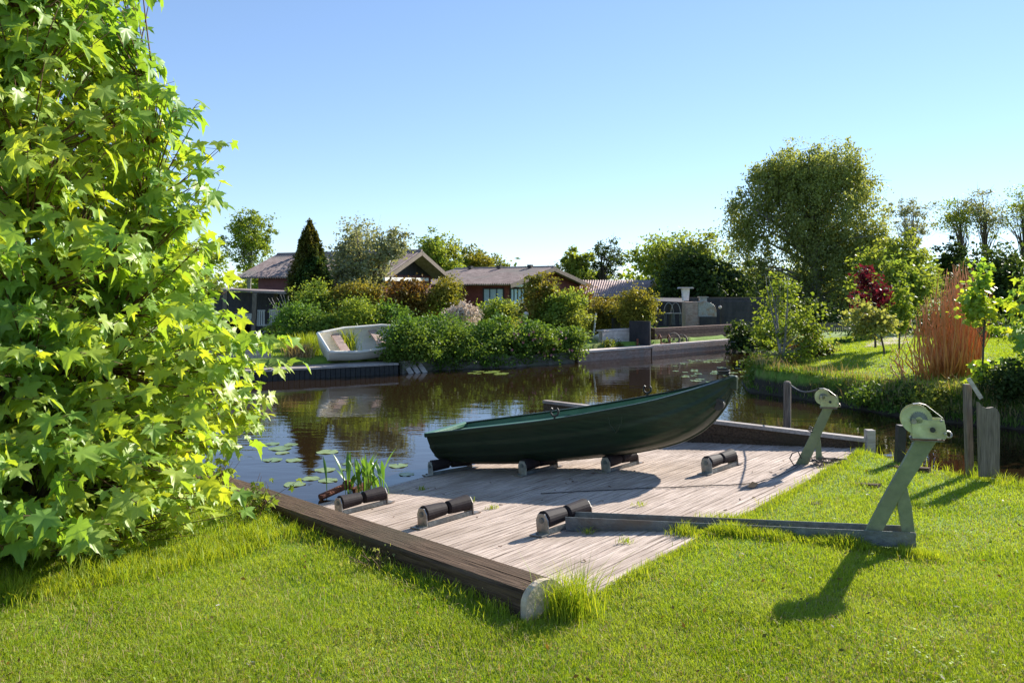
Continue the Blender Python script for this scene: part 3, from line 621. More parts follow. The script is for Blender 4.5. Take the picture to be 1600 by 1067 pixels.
for i, (x0, x1, y0, y1, lb) in enumerate([(1470,1535,298,380,'slender open crowned pine, leftmost of the pines at the right edge'), (1498,1580,288,375,'slender open crowned pine, middle one of the pines at the right edge'), (1545,1645,284,385,'slender open crowned pine at the far right edge')]):
    bigtree('pine_tree', lb, x0, x1, y0, y1, 60, L_silver if i == 1 else L_mid, 14, .15, .12, M_bark, tr=.15, limbs=45, twig=True, seed=i+60, flat=.5, cr_=.9, surf=1.7)
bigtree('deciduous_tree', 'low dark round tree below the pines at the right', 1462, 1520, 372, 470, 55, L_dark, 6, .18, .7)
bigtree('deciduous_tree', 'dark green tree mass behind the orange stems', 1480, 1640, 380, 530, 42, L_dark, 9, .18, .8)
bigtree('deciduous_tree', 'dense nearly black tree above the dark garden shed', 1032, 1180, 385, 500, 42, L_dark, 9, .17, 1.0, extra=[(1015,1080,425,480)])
bigtree('deciduous_tree', 'green round crowned tree left of the weeping birch', 972, 1125, 362, 470, 56, L_mid, 10, .2, .8, extra=[(1080,1140,358,430)])
bigtree('deciduous_tree', 'small leafy green tree over the low red roof', 868, 930, 386, 450, 52, L_mid, 6, .17, .8)
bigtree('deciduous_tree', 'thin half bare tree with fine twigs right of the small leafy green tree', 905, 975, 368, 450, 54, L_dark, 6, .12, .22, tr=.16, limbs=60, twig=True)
bigtree('deciduous_tree', 'yellow green round tree behind the middle house', 710, 806, 388, 460, 60, L_yellow, 7, .19, .8)
bigtree('deciduous_tree', 'rounded soft green tree behind the left house', 635, 728, 362, 460, 55, L_mid, 8, .17, .9)
bigtree('deciduous_tree', 'bright green tree top rising behind the left house roof', 565, 645, 375, 440, 52, L_fresh, 7, .17, .8)
bigtree('birch_tree', 'airy pale green tree beside the big maple leaves at the left', 345, 428, 326, 440, 50, L_fresh, 9, .13, .42, M_barkpale, tr=.15, limbs=30, twig=True)
bigtree('deciduous_tree', 'green tree behind the shed, mostly hidden by the maple', 210, 350, 380, 470, 55, L_mid, 7, .2, .7)
# far wood line that closes the horizon
P_ = []; 
for k in range(150):
    x = rng.uniform(-260, 260); y_ = rng.uniform(140, 175); h = rng.uniform(4, 7.5); P_.append((x, y_, h*.5, rng.uniform(4,8), 4, h*.55))
c, d_ = clumps(P_, 5200, 2.5); off = rng.normal(size=(5200, 12, 3))*.9; Pn = (c[:, None]+off).reshape(-1, 3); V, Fq = leafcloud(Pn, .75, 1.4, .5)
props(obj('far_wood', fastmesh('far_wood', V, Fq, rng.uniform(0,1,len(Fq))), L_mid), 'low far-off wood closing the horizon behind the gardens', 'woodland', kind='stuff')
# conifer
def conifer():
    base = gp(484, 30); t = thing('conifer', 'dense dark conical conifer in front of the left house', 'conifer', base); top = D(486, 352, 30); H_ = top.z-base.z
    n_ = 30000; u = rng.uniform(0, 1, n_)**1.25; th = rng.uniform(0, 2*math.pi, n_); prof_ = np.interp(u, [0,.15,.4,.7,.9,1], [1.0,1.12,1.0,.62,.3,.03])
    lump = 1+.16*np.sin(th*5+u*17)+.12*np.sin(th*9-u*31); r = prof_*.84*lump*rng.uniform(0,1,n_)**.22
    Pn = np.stack([base.x+r*np.cos(th), base.y+r*np.sin(th), base.z+u*H_+.1*rng.normal(size=n_)], 1); V, Fq = leafcloud(Pn, .07, 2.2, .9, None, 0, -.35)
    obj('crown', fastmesh('crown', V, Fq, rng.uniform(0,1,len(Fq))), L_conifer, t); obj('trunk', MB().tube([base, top-Vector((0,0,.3))], [.14,.03], 8), M_bark, t)
conifer()
tree('fruit_tree', 'loose grey green tree with a leaning bare limb in front of the left house', 'tree', gp(575, 32), sub(blobpx(505,612,355,485,32),8,.42,5)+sub(blobpx(598,640,350,410,32),3,.5,9), L_silver, nc=420, nl=26, cr_=.32, size=.085, trunk_r=.11, limbs=46, twig=True, surf=2.0, stems=2)
tree('garden_tree', 'thin twiggy tree top standing over the left house roof', 'tree', gp(560, 38), sub(blobpx(515,620,338,410,38),8,.42,6), L_silver, nc=150, nl=10, cr_=.35, size=.08, trunk_r=.09, limbs=60, twig=True, surf=2.0)
# ---------------------------------------------------------------- houses
def quadP(mb, a, b_, c, d_, th):
    n_ = (Vector(b_)-Vector(a)).cross(Vector(d_)-Vector(a)).normalized()
    if n_.z < 0: n_ = -n_
    v = [Vector(q_) for q_ in (a, b_, c, d_)]; v2 = [q_-n_*th for q_ in v]
    return mb.add(v+v2, [(0,1,2,3),(7,6,5,4),(0,4,5,1),(1,5,6,2),(2,6,7,3),(3,7,4,0)])
def corrugated(a, b_, c, d_, n_=60, amp=.035):
    """a-b eave edge, d-c ridge edge"""
    a, b_, c, d_ = map(Vector, (a, b_, c, d_)); nr = (b_-a).cross(d_-a).normalized(); nr = nr if nr.z > 0 else -nr; v = []; f = []
    N_ = n_*4
    for i in range(N_+1):
        t = i/N_; o_ = nr*amp*math.sin(i*math.pi/2)
        v += [a.lerp(b_, t)+o_, d_.lerp(c, t)+o_, a.lerp(b_, t)+o_-nr*.05, d_.lerp(c, t)+o_-nr*.05]
        if i: k = 4*(i-1); f += [(k, k+4, k+5, k+1), (k+2, k+3, k+7, k+6), (k, k+2, k+6, k+4), (k+1, k+5, k+7, k+3)]
    return MB().add(v, f)
def boards(mb, a, b_, z0, z1, n, th=.02, h=.16):
    """horizontal boards on the wall a-b"""
    a, b_ = Vector(a), Vector(b_); z_ = z0; nn_ = Vector(n).normalized()
    while z_ < z1-.001:
        zt = min(z_+h, z1); A_ = Vector((a.x, a.y, 0)); B_ = Vector((b_.x, b_.y, 0)); o1, o2 = nn_*(th+.018), nn_*th
        mb.add([A_+o1+Vector((0,0,z_)), B_+o1+Vector((0,0,z_)), B_+o2+Vector((0,0,zt)), A_+o2+Vector((0,0,zt)), A_+Vector((0,0,z_)), B_+Vector((0,0,z_)), B_+Vector((0,0,zt)), A_+Vector((0,0,zt))], [(0,1,2,3),(0,4,5,1),(3,2,6,7),(4,7,6,5),(0,3,7,4),(1,5,6,2)]); z_ += h
    return mb
def house(name, label, c0, gd, W_, L_, ze, zr, wallm, roofm, oh=.45, ridge_over=.5, gable=None, gablelab=None):
    """c0 near corner, gd direction of the gable wall (to the right/back); side wall runs perpendicular to the left/back"""
    g = Vector((*gd, 0)).normalized(); s_ = Vector((-g.y, g.x, 0)); c0 = Vector((c0[0], c0[1], .4)); t = thing(name, label, 'house', c0)
    c1 = c0+g*W_; c2 = c1+s_*L_; c3 = c0+s_*L_; wl = MB()
    for a, b_, nn_ in ((c0, c3, -g), (c0, c1, -s_), (c1, c2, g), (c3, c2, s_)): boards(wl, a, b_, .3, ze, nn_)
    wl.box(.03, W_-.03, .03, L_-.03, 0, ze-.42, Matrix((g, s_, Vector((0,0,1)))).transposed().to_4x4() if False else frame(c0, g))
    obj('wall', wl, wallm, t)
    m0 = c0.lerp(c1, .5); gm = MB(); gz_ = Vector((0,0,ze-.4)); rz = Vector((0,0,zr-.4)); gf = frame(c0+gz_, g)
    for yo in (0, L_-.06): obj('gable_wall', MB().prism([(0,0),(W_,0),(W_/2, zr-ze)], yo, yo+.06, gf), gable or wallm, t)
    sl_ = (zr-ze)/(W_/2); ed = -s_*ridge_over; ed2 = s_*(L_+ridge_over)
    e0, e1 = c0-g*oh+Vector((0,0,ze-.4-sl_*oh+.1)), c1+g*oh+Vector((0,0,ze-.4-sl_*oh+.1)); rd = m0+Vector((0,0,zr-.4+.1))
    obj('roof_slope', corrugated(e0+ed2, e0+ed, rd+ed, rd+ed2), roofm, t); obj('roof_slope', corrugated(e1+ed2, e1+ed, rd+ed, rd+ed2), roofm, t)
    [obj('barge_board', MB().beam(q_+ed-Vector((0,0,.1)), rd+ed-Vector((0,0,.1)), .04, .18), M_wood, t) for q_ in (e0, e1)]
    obj('ridge_cap', MB().tube([rd+ed, rd+ed2], .07, 8), roofm, t)
    for k in range(3): q_ = (rd+ed).lerp(rd+ed2, .2+.3*k); obj('roof_vent', MB().beam(q_+g*-.25+Vector((0,0,-.02)), q_+g*-.25+Vector((0,0,.13)), .22, .2, g), M_black, t)
    return t, c0, g, s_
h2, c0, g, s_ = house('bungalow', 'small red boarded bungalow with a grey corrugated roof and blue white shutters in the middle', (-.2, 36), (3.64, 5), 6.2, 5.2, 2.48, 3.2, M_redwall, M_roof)
def window(par, c0, ax, nrm_, x0, x1, z0, z1, pane, mull=1, fm=None):
    n_ = Vector(nrm_).normalized(); fM = frame(Vector((c0.x, c0.y, 0))+n_*.045, ax); s1 = -1 if (fM.to_3x3()@Vector((0,1,0))).dot(n_) < 0 else 1
    mb = MB(); t_ = .06; y0, y1 = (0, s1*.05) if s1 > 0 else (s1*.05, 0)
    mb.box(x0, x0+t_, y0, y1, z0, z1, fM).box(x1-t_, x1, y0, y1, z0, z1, fM).box(x0+t_, x1-t_, y0, y1, z0, z0+t_, fM).box(x0+t_, x1-t_, y0, y1, z1-t_, z1, fM)
    for k in range(mull): xm = x0+(x1-x0)*(k+1)/(mull+1); mb.box(xm-.02, xm+.02, y0, y1, z0+t_, z1-t_, fM)
    o_ = obj('window', mb, fm or M_white, par); yy = s1*.02; obj('pane', MB().add([fM@Vector(q_) for q_ in ((x0+t_/2, yy, z0+t_/2), (x1-t_/2, yy, z0+t_/2), (x1-t_/2, yy, z1-t_/2), (x0+t_/2, yy, z1-t_/2))], [(0,1,2,3)]), pane, o_); return o_
window(h2, c0, g, -s_, .1, 1.25, 1.2, 2.3, M_curtain, 3, M_darkwood); window(h2, c0, s_, -g, .15, 1.35, 1.3, 2.3, M_curtain, 2, M_darkwood); window(h2, c0, s_, -g, 3.1, 4.1, 1.4, 2.0, M_glass, 1)
obj('fascia', MB().beam(c0-s_*.3+Vector((0,0,2.0)), c0-s_*.3+g*3+Vector((0,0,2.0)), .03, .12), M_white, h2)
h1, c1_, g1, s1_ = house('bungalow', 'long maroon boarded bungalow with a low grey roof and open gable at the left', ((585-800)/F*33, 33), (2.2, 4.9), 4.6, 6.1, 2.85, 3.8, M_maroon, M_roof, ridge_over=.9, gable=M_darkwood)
single('satellite_dish', MB().sphere(D(596, 408, 32.6), .36, 10, (1,.25,1.1)), M_white, 'pale round satellite dish on the gable of the left bungalow', 'satellite dish', smooth=True)
for k, (x, d_) in enumerate(((668, 36.2), (601, 31.8))):
    post(x, 500, 437, d_, .08, ['maroon veranda post at the right corner of the left bungalow', 'maroon veranda post under the gable of the left bungalow behind the shrubs'][k], M_maroon, True)
single('veranda_beam', MB().beam(D(600, 436, 31.8), D(668, 437, 36.2), .1, .14), M_white, 'pale beam under the dark gable of the left bungalow', 'beam')
# low red-brown roof
h3 = thing('outbuilding', 'low outbuilding with a reddish corrugated roof right of the middle bungalow', 'outbuilding', D(950, 500, 43))
ea, eb, ra, rb = D(868, 463, 41), D(1006, 463, 41), D(1022, 437.5, 46), D(868, 438, 46)
obj('roof_slope', corrugated(ea, eb, ra, rb, 40), M_roofred, h3); wl = MB(); wl.beam(ea+Vector((.1,.5,-.95)), eb+Vector((-.3,.5,-.95)), .2, 1.75); obj('wall', wl, M_redwall, h3)
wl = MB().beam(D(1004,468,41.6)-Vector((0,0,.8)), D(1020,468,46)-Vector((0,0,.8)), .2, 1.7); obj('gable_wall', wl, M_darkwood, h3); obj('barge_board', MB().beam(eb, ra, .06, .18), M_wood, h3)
obj('roof_slope', corrugated(D(868,463,51), D(1006+30,463,51), ra, rb, 40), M_roofred, h3)
# open shed at the left
sh = thing('open_shed', 'dark open wooden shed with a flat roof beside the left lawn', 'shed', gp(400, 31))
fl = MB(); quadP(fl, D(470,458,29.5), D(345,451,30.5), D(348,449.5,34), D(480,455,33), .07); obj('roof', fl, M_roof, sh)
for k, (x, y0_, y1_, d_) in enumerate([(398,462,523,30),(431,462,520,32.5),(352,458,522,30.5)]): obj('post', MB().beam(D(x-2,y1_+4,d_), D(x+1,y0_-4,d_), .16, .14, (0,1,0)), M_wood, sh)
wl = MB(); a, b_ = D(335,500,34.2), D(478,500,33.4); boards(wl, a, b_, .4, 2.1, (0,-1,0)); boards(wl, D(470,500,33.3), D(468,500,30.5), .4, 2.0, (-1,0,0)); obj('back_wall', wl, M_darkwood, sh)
wt = thing('plastic_tub', 'white plastic tub standing in the open shed', 'tub', gp(384, 31.5)); q_ = gp(384, 31.5)
obj('basin', MB().prism([(-.32,.32),(-.26,0),(.26,0),(.32,.32)], -.25, .25, Matrix.Translation(q_+Vector((0,0,.45)))), M_white, wt); obj('rim', MB().box(-.35,.35,-.28,.28,.33,.37,Matrix.Translation(q_+Vector((0,0,.45)))), M_white, wt)
obj('stand', MB().box(-.28,.28,-.2,.2,0,.44,Matrix.Translation(q_)), M_darkwood, wt)
def gchair(px, d, rz_, lab, lean=.25):
    q_ = gp(px, d); Mx = Matrix.Translation(q_)@Matrix.Rotation(rz_, 4, 'Z'); t = thing('garden_chair', lab, 'chair', M=Mx, group='white chairs stored in the open shed')
    mb = MB()
    for k in range(5): mb.box(-.2+k*.085, -.2+k*.085+.06, .0, .025, .40, .95, Matrix.Shear('XY', 4, (0, 0)) if False else None)
    obj('backrest', mb.box(-.22,.22,0,.03,.95,1.0), M_white, t, local=True)
    mb = MB()
    for k in range(5): mb.box(-.22, .22, -.42+k*.085, -.42+k*.085+.06, .40, .42)
    obj('seat', mb, M_white, t, local=True)
    for x in (-.22, .22):
        obj('leg', MB().beam((x,-.42,0),(x,.0,.42),.025,.035,(1,0,0)), M_white, t, local=True); obj('leg', MB().beam((x+.03,.0,0),(x+.03,-.42,.42),.025,.035,(1,0,0)), M_white, t, local=True)
gchair(405, 30.6, .3, 'white slatted garden chair just right of the shed post'); gchair(427, 31.4, -.4, 'white folding garden chair deeper under the shed roof, right of the other chair')
fc = MB(); q_ = gp(437, 31)
for k in range(3): fc.beam(q_+Vector((k*.09-.1,0,0)), q_+Vector((k*.12-.2,.2,1.15)), .04, .03)
single('folded_easel', fc, M_white, 'folded pale trestle leaning at the right end of the shed', 'trestle')
single('shed_footing', MB().sphere(gp(391, 29.3, .06), .28, 8, (1.3,.7,.45)), M_cap, 'pale stone at the foot of the shed post', 'stone', smooth=True)
# ---------------------------------------------------------------- quays
def wallseg(name, pts, z0, z1, th, m_, label, cat, cap=None, capm=None, capw=.3):
    t = thing(name, label, cat, (*pts[0], 0)); mb = MB(); cm = MB()
    for (x0, y0), (x1, y1) in zip(pts[:-1], pts[1:]):
        a, b_ = Vector((x0, y0, (z0+z1)/2)), Vector((x1, y1, (z0+z1)/2)); [mb.beam(a+Vector((0, 0, -(z1-z0)/2+(z1-z0)*(k+.5)/5)), b_+Vector((0, 0, -(z1-z0)/2+(z1-z0)*(k+.5)/5)), th+.012*((k*7) % 3), (z1-z0)/5-.012) for k in range(5)]; mb.beam(a, b_, th-.03, z1-z0-.01)
        if cap: cm.beam(Vector((x0, y0+capw*.3, z1+cap/2+.003)), Vector((x1, y1+capw*.3, z1+cap/2+.003)), capw, cap)
    obj('wall', mb, m_, t)
    if cap: obj('coping', cm, capm, t)
    return t
pa, pb = Vector((-9.6,16.75,.27)), Vector((-2.95,20.85,.27))
qd = thing('quay_deck', 'low weathered plank landing along the far left bank below the white boat', 'landing', pa)
qx = (pb-pa); qf = frame(pa, qx); mb = MB()
for k in range(3): mb.box(0, qx.length, .005+k*.27, .265+k*.27, -.04, random.uniform(0,.008), qf)
obj('planks', mb, M_woodpale, qd); mb = MB(); 
for k in range(60): mb.box(k*qx.length/60+.006, (k+1)*qx.length/60-.006, .03, .07, -.9, -.042, qf)
obj('sheet_piling', mb, M_black, qd)
wallseg('bank_wall', [(-2.9,20.95),(-2.05,22.0),(0,22.8),(1.85,24.15)], -.5, .26, .12, M_stone, 'mossy grey board wall under the hedge on the far bank', 'retaining wall', .05, M_stone, .2)
wallseg('quay_wall', [(1.95,24.25),(4.56,26.62)], -.5, .27, .14, M_brick, 'sunlit brick quay wall with a pale coping left of the dark panel', 'quay wall', .06, M_cap, .42)
wallseg('quay_wall', [(4.62,26.68),(8.2,30.05)], -.5, .30, .14, M_brick, 'brown brick quay wall with a ladder right of the dark panel', 'quay wall', .05, M_cap, .22)
wallseg('terrace_wall', [(2.9,26.2),(4.2,27.6)], .1, .82, .15, M_cap, 'pale stepped terrace wall behind the sunlit quay', 'garden wall', .05, M_cap, .3)
wallseg('planter_wall', [(4.9,27.9),(8.6,31.3)], .2, .86, .2, M_planter, 'long brown planter wall behind the ladder', 'garden wall')
wallseg('garden_kerb', [(-9.9,17.9),(-7.0,19.6),(-6.1,20.2)], .2, .75, .12, M_woodpale, 'weathered board step between the left lawn and the landing', 'step')
cr2 = MB(); q_ = gp(332, 18.3); 
for k in range(5): cr2.box(-.2+k*.085, -.2+k*.085+.06, -.05, .2, .38, .42, Matrix.Translation(q_)@Matrix.Rotation(-.5, 4, 'X'))
single('slatted_rack', cr2.box(-.22,.24,.15,.2,.02,.4,Matrix.Translation(q_)), M_woodpale, 'small pale slatted rack at the edge of the left lawn', 'rack')
pn = thing('screen_panel', 'black wooden screen standing on the quay between the two brick walls', 'screen', (3.9,26.9,.3)); obj('panel', MB().beam(Vector((4.0,27.2,.72)), Vector((4.62,26.72,.72)), .06, .85), M_darkwood, pn); obj('post', MB().beam((4.63,26.7,0),(4.63,26.7,1.2),.09,.09), M_darkwood, pn); obj('post', MB().beam((3.98,27.2,0),(3.98,27.2,1.2),.09,.09), M_darkwood, pn)
single('screen_wall', MB().beam(Vector((3.55,28.3,.75)), Vector((5.0,29.5,.75)), .08, .9), M_darkwood, 'dark board fence behind the stepped terrace', 'fence')
ld = thing('quay_ladder', 'rusty ladder hanging down the brown quay wall into the water', 'ladder', D(1038, 550, 27.3))
l0, l1 = D(1032, 527, 27.25), D(1046, 527, 27.6)
for q_ in (l0, l1): obj('rail', MB().tube([q_-Vector((0,.1,1.0)), q_-Vector((0,.1,0)), q_+Vector((0,.15,.08)), q_+Vector((0,.35,-.05))], .025, 6), M_rust, ld)
for k in range(4): obj('rung', MB().tube([l0-Vector((0,.1,.2+k*.24)), l1-Vector((0,.1,.2+k*.24))], .018, 6), M_rust, ld)
def barrow(px, py, d, lb, r):
    q_ = D(px, py, d); t = thing('iron_wheel', lb, 'wheel', q_); ring = [q_+Vector((r*math.cos(a), .1*math.sin(a), r*math.sin(a))) for a in np.linspace(0, 2*math.pi, 17)]
    obj('rim', MB().tube(ring, .035, 6, False), M_wood, t); sp = MB()
    for k in range(4): a = math.pi*k/4; sp.tube([q_+Vector((r*math.cos(a),0,r*math.sin(a))), q_-Vector((r*math.cos(a),0,r*math.sin(a)))], .012, 5)
    obj('spokes', sp, M_wood, t)
barrow(1053, 530, 28.0, 'old iron wheel leaning on the planter wall right of the ladder', .2); barrow(1066, 531, 28.6, 'second old iron wheel farthest right from the ladder', .17)
single('water_stone', MB().sphere(D(937, 528, 27), .2, 8, (1,.8,.7)), M_white, 'white round stone on the terrace above the sunlit quay', 'stone', smooth=True)
single('short_stake', MB().tube([D(996,545,26.7), D(996,529,26.7)], .035, 7), M_rust, 'short reddish stake on the sunlit quay coping', 'stake')
single('parasol_pole', MB().tube([D(927,530,27.5), D(931,490,27.5)], .03, 8), M_white, 'slim pale leaning pole in front of the gold green bushes', 'pole')
lm_ = thing('globe_lamp', 'small pale globe garden lamp standing in the hedge', 'garden lamp', D(822, 505, 26)); obj('globe', MB().sphere(D(822, 491, 26), .085, 10), M_cap, lm_, smooth=True); obj('pole', MB().tube([D(822, 530, 26), D(822, 495, 26)], .02, 6), M_cap, lm_)
# dark pergola, oven and bird table
pg = thing('garden_pergola', 'black painted open garden shelter behind the brown quay', 'garden shelter', (7,33,.5))
for x, d_ in ((1026,33.5),(1165,34),(1128,33.2),(1047,37)): obj('post', MB().beam(D(x,530,d_), D(x,468,d_), .12, .12, (0,1,0)), M_darkwood, pg)
mb = MB(); quadP(mb, D(1020,470,32.8), D(1066,472,33), D(1070,466,38), D(1020,465,38), .1); obj('roof', mb, M_darkwood, pg)
wl = MB(); boards(wl, D(1020,500,38.5), D(1215,500,38.5), .4, 1.85, (0,-1,0)); obj('back_wall', wl, M_darkwood, pg)
mb = MB(); boards(mb, D(1128,500,33.3), D(1190,500,33.8), .4, 1.75, (0,-1,0)); obj('side_wall', mb, M_darkwood, pg)
ov = thing('garden_oven', 'brick barbecue with a shiny rounded metal hood', 'barbecue', gp(1092, 32.5)); q_ = gp(1092, 32.5)
Mo = Matrix.Translation(q_); obj('brick_base', MB().box(-.62,-.12,-.35,.35,0,1.25,Mo).box(-.118,.62,-.33,.35,0,.62,Mo), M_brick, ov, bevel=.01)
hood = [(-.1,.64),(.64,.64),(.64,.92),(.58,1.1),(.4,1.22),(.18,1.26),(-.1,1.26)]; obj('hood', MB().prism(hood, -.3, .3, Mo), M_galv, ov, bevel=.01)
obj('chimney', MB().box(.02,.3,-.12,.12,1.262,1.42,Mo).box(-.03,.35,-.17,.17,1.422,1.46,Mo), M_galv, ov); obj('cover', MB().box(-.06,.6,-.42,-.34,.02,.66,Mo), M_darkwood, ov)
bt_ = thing('bird_table', 'white bird house on a pole in front of the dark tree', 'bird house', gp(1071, 33)); q_ = D(1071, 470, 33)
obj('pole', MB().tube([gp(1071,33), q_], .04, 8), M_wood, bt_); obj('box', MB().prism([(-.11,0),(.11,0),(.15,.5),(-.15,.5)], -.13, .13, Matrix.Translation(q_)), M_white, bt_); obj('roof', MB().prism([(-.3,.5),(.3,.5),(.26,.56),(-.26,.56)], -.26, .26, Matrix.Translation(q_+Vector((0,0,.003)))), M_cap, bt_)
single('outdoor_lamp', MB().sphere(D(1125,480,33), .07, 8), M_cap, 'small round lamp on the black wall right of the barbecue', 'lamp', smooth=True)
for k, (x, d_) in enumerate(((1057,31.8),(1046,31.9))):
    q_ = gp(x, d_, .35); t = thing('bistro_chair', ['pale metal chair left of the barbecue','second pale metal chair farther left of the barbecue'][k], 'chair', q_)
    for a, b2 in ((-.18,-.18),(.18,-.18),(-.18,.18),(.18,.18)): obj('leg', MB().tube([q_+Vector((a,b2,0)), q_+Vector((a*.9,b2*.9,.45))], .012, 5), M_channel, t)
    obj('seat', MB().tube([q_+Vector((0,0,.45)), q_+Vector((0,0,.48))], .2, 14), M_galv, t); obj('backrest', MB().tube([q_+Vector((.19*math.cos(a), .17, .46+.42*math.sin(a))) for a in np.linspace(0, math.pi, 10)], .013, 5), M_galv, t)
# stump, path, fence, garden kerb right
fn = thing('picket_fence', 'dark low picket fence at the back of the right lawn', 'fence', D(1300, 530, 34)); rl_ = MB(); a, b_ = D(1262,520,34), D(1345,520,34)
for z_ in (-.12, .28): rl_.beam(a+Vector((0,.04,z_)), b_+Vector((0,.04,z_)), .04, .07)
obj('rails', rl_, M_darkwood, fn)
for k in range(26): q_ = a.lerp(b_, k/25); obj('picket', MB().box(-.035,.035,-.012,.012,-.45,.42,Matrix.Translation(q_)), M_wood, fn)
# paths as sheets just over the ground
def sheet(name, poly, mt, lift=.012):
    c_ = np.mean(np.array(poly), 0); P2 = []
    for i in range(len(poly)):
        for t in np.linspace(0, 1, 6)[:-1]: a, b_ = poly[i], poly[(i+1) % len(poly)]; P2.append((a[0]+(b_[0]-a[0])*t, a[1]+(b_[1]-a[1])*t))
    rings = [P2]+[[(c_[0]+(x-c_[0])*k, c_[1]+(y_-c_[1])*k) for x, y_ in P2] for k in (.7,.4,.1)]; v = []; f = []; n_ = len(P2)
    for r_ in rings: v += [(x, y_, float(gz([x],[y_])[0])+lift) for x, y_ in r_]
    for k in range(3):
        for i in range(n_): f.append((k*n_+i, k*n_+(i+1) % n_, (k+1)*n_+(i+1) % n_, (k+1)*n_+i))
    f.append(tuple(3*n_+i for i in range(n_)))
    return props(obj(name, MB().add(v, f), mt), kind='structure')
sheet('path', [(9.6,21.8),(11.5,25.5),(13.0,29),(14.2,28.7),(12.6,25),(10.6,21.4)], M_path)
# ---------------------------------------------------------------- white boat on the far bank
wb0 = D(507, 556, 20.9); wax = Vector((.82, .62, .04)).normalized(); WMx = frame(wb0, wax)@Matrix.Rotation(math.radians(33), 4, 'X')
wbt = thing('old_dinghy', 'old cream white dinghy lying tilted on the far bank in front of the hedge', 'boat', M=WMx)
def wh(t, s_):
    L2 = 2.9; b_ = .54*np.interp(t, [0,.25,.6,.85,1], [.76,1,.93,.5,.03]); sh_ = .44+.12*t*t; kz = .0+.22*max(0,(t-.7)/.3)**2
    th = s_*math.pi/2; return (t*L2+.12*(1-math.cos(th))*(1 if t > .5 else -1)*abs(t-.5)*2, b_*math.sin(th)**.7, kz+(sh_-kz)*(1-math.cos(th))**1.1)
v = []; f = []; nt2, ns2 = 22, 9
for i in range(nt2):
    for j in range(-(ns2-1), ns2): x, y_, z_ = wh(i/(nt2-1), abs(j)/(ns2-1)); v.append((x, (y_ if j > 0 else -y_), z_))
w2_ = 2*ns2-1
for i in range(nt2-1):
    for j in range(w2_-1): f.append((i*w2_+j, (i+1)*w2_+j, (i+1)*w2_+j+1, i*w2_+j+1))
f.append(tuple(range(w2_)))
o_ = obj('hull', MB().add(v, f), M_offwhite, wbt, M=WMx, smooth=False); md = o_.modifiers.new('s', 'SOLIDIFY'); md.thickness = .035; md.offset = 0
for sd in (1, -1):
    obj('gunwale', MB().tube([(wh(i/20, 1)[0], sd*wh(i/20, 1)[1], wh(i/20, 1)[2]) for i in range(21)], .04, 8), M_offwhite, wbt, M=WMx, smooth=True)
obj('transom_rim', MB().tube([(wh(0,1)[0], -wh(0,1)[1], wh(0,1)[2]), (wh(0,1)[0], wh(0,1)[1], wh(0,1)[2])], .04, 8), M_offwhite, wbt, M=WMx)
for t in (.16, .52): x, y_, z_ = wh(t, .82); obj('thwart', MB().box(x-.12, x+.12, -y_, y_, z_, z_+.035), M_bench, wbt, M=WMx, bevel=.005)
# plank ladder / small ramp
q0, q1 = D(627, 560, 21.3), D(643, 584, 20.9)
cr3 = MB()
for k in range(3): o2 = Vector((.17*k, .1*k, 0)); cr3.beam(q0+o2, q1+o2, .13, .03, (0,-.4,1))
single('plank_ramp', cr3, M_woodpale, 'small slanting plank ramp dipping into the water right of the white boat', 'ramp')
# ---------------------------------------------------------------- shrubs on the far bank
SG = 'shrubs of the far bank hedge'
shrub('light green leafy shrub left end of the hedge, beside the white boat', 432, 525, 474, 552, 23.5, L_hedge, 7, size=.065, group=SG)
shrub('yellow green shrub behind the white boat', 498, 595, 466, 545, 24.0, L_fresh, 7, size=.065, group=SG, depth=1.0)
shrub('yellow green leafy shrub right of the white boat top', 565, 655, 470, 555, 24.0, L_hedge, 7, size=.065, group=SG)
shrub('green rose shrub right above the white boat bow', 592, 686, 496, 574, 21.3, L_hedge, 7, size=.065, group=SG)
shrub('lush green rose shrub over the mossy wall, left part', 638, 760, 488, 580, 22.5, L_hedge, 8, size=.065, group=SG)
shrub('lush green rose shrub over the mossy wall, middle part below the lamp', 712, 834, 494, 578, 23.0, L_hedge, 8, size=.065, group=SG)
shrub('dense green rose shrub over the mossy wall, right of the globe lamp', 788, 888, 500, 572, 23.6, L_hedge, 8, size=.065, group=SG)
shrub('green rose shrub at the right end of the mossy wall touching the brick quay', 850, 922, 505, 566, 24.3, L_hedge, 8, size=.065, group=SG)
for k in range(26):
    px_ = rng.uniform(800, 905); q_ = D(px_, rng.uniform(515, 556), np.interp(px_, [800,905], [22.95,24.0])-.25); pf = MB()
    for j in range(5): a = j*1.257; pf.add([q_, q_+Vector((.03*math.cos(a-.5), -.01, .03*math.sin(a-.5))), q_+Vector((.045*math.cos(a), -.015, .045*math.sin(a))), q_+Vector((.03*math.cos(a+.5), -.01, .03*math.sin(a+.5)))], [(0,1,2,3)])
    single('rose_blossom', pf, M_rose, 'small pink blossom on the rose hedge near its right end', 'blossom', 'pink blossoms on the rose hedge')
shrub('tall green gold shrub in front of the middle house gable', 808, 885, 422, 535, 27, L_gold, 8, size=.07)
shrub('dark green shrub below the gable of the middle house', 832, 922, 445, 540, 26.5, L_mid, 8, size=.07)
shrub('olive shrub left of the rounded gold bush', 905, 978, 462, 530, 29, L_gold, 8, size=.07)
shrub('bronze tipped shrub under the low red roof', 880, 930, 446, 500, 31, L_rust, 6, size=.07)
shrub('rounded gold green bush beside the black shelter', 960, 1032, 448, 530, 28.1, L_yellow, 8, size=.065, lobes=.6)
shrub('low olive hedge below the middle house windows', 735, 822, 468, 512, 29, L_mid, 8, size=.07, lobes=.6)
shrub('yellow green shrub between the two bungalows', 652, 722, 428, 505, 29, L_yellow, 7, size=.07)
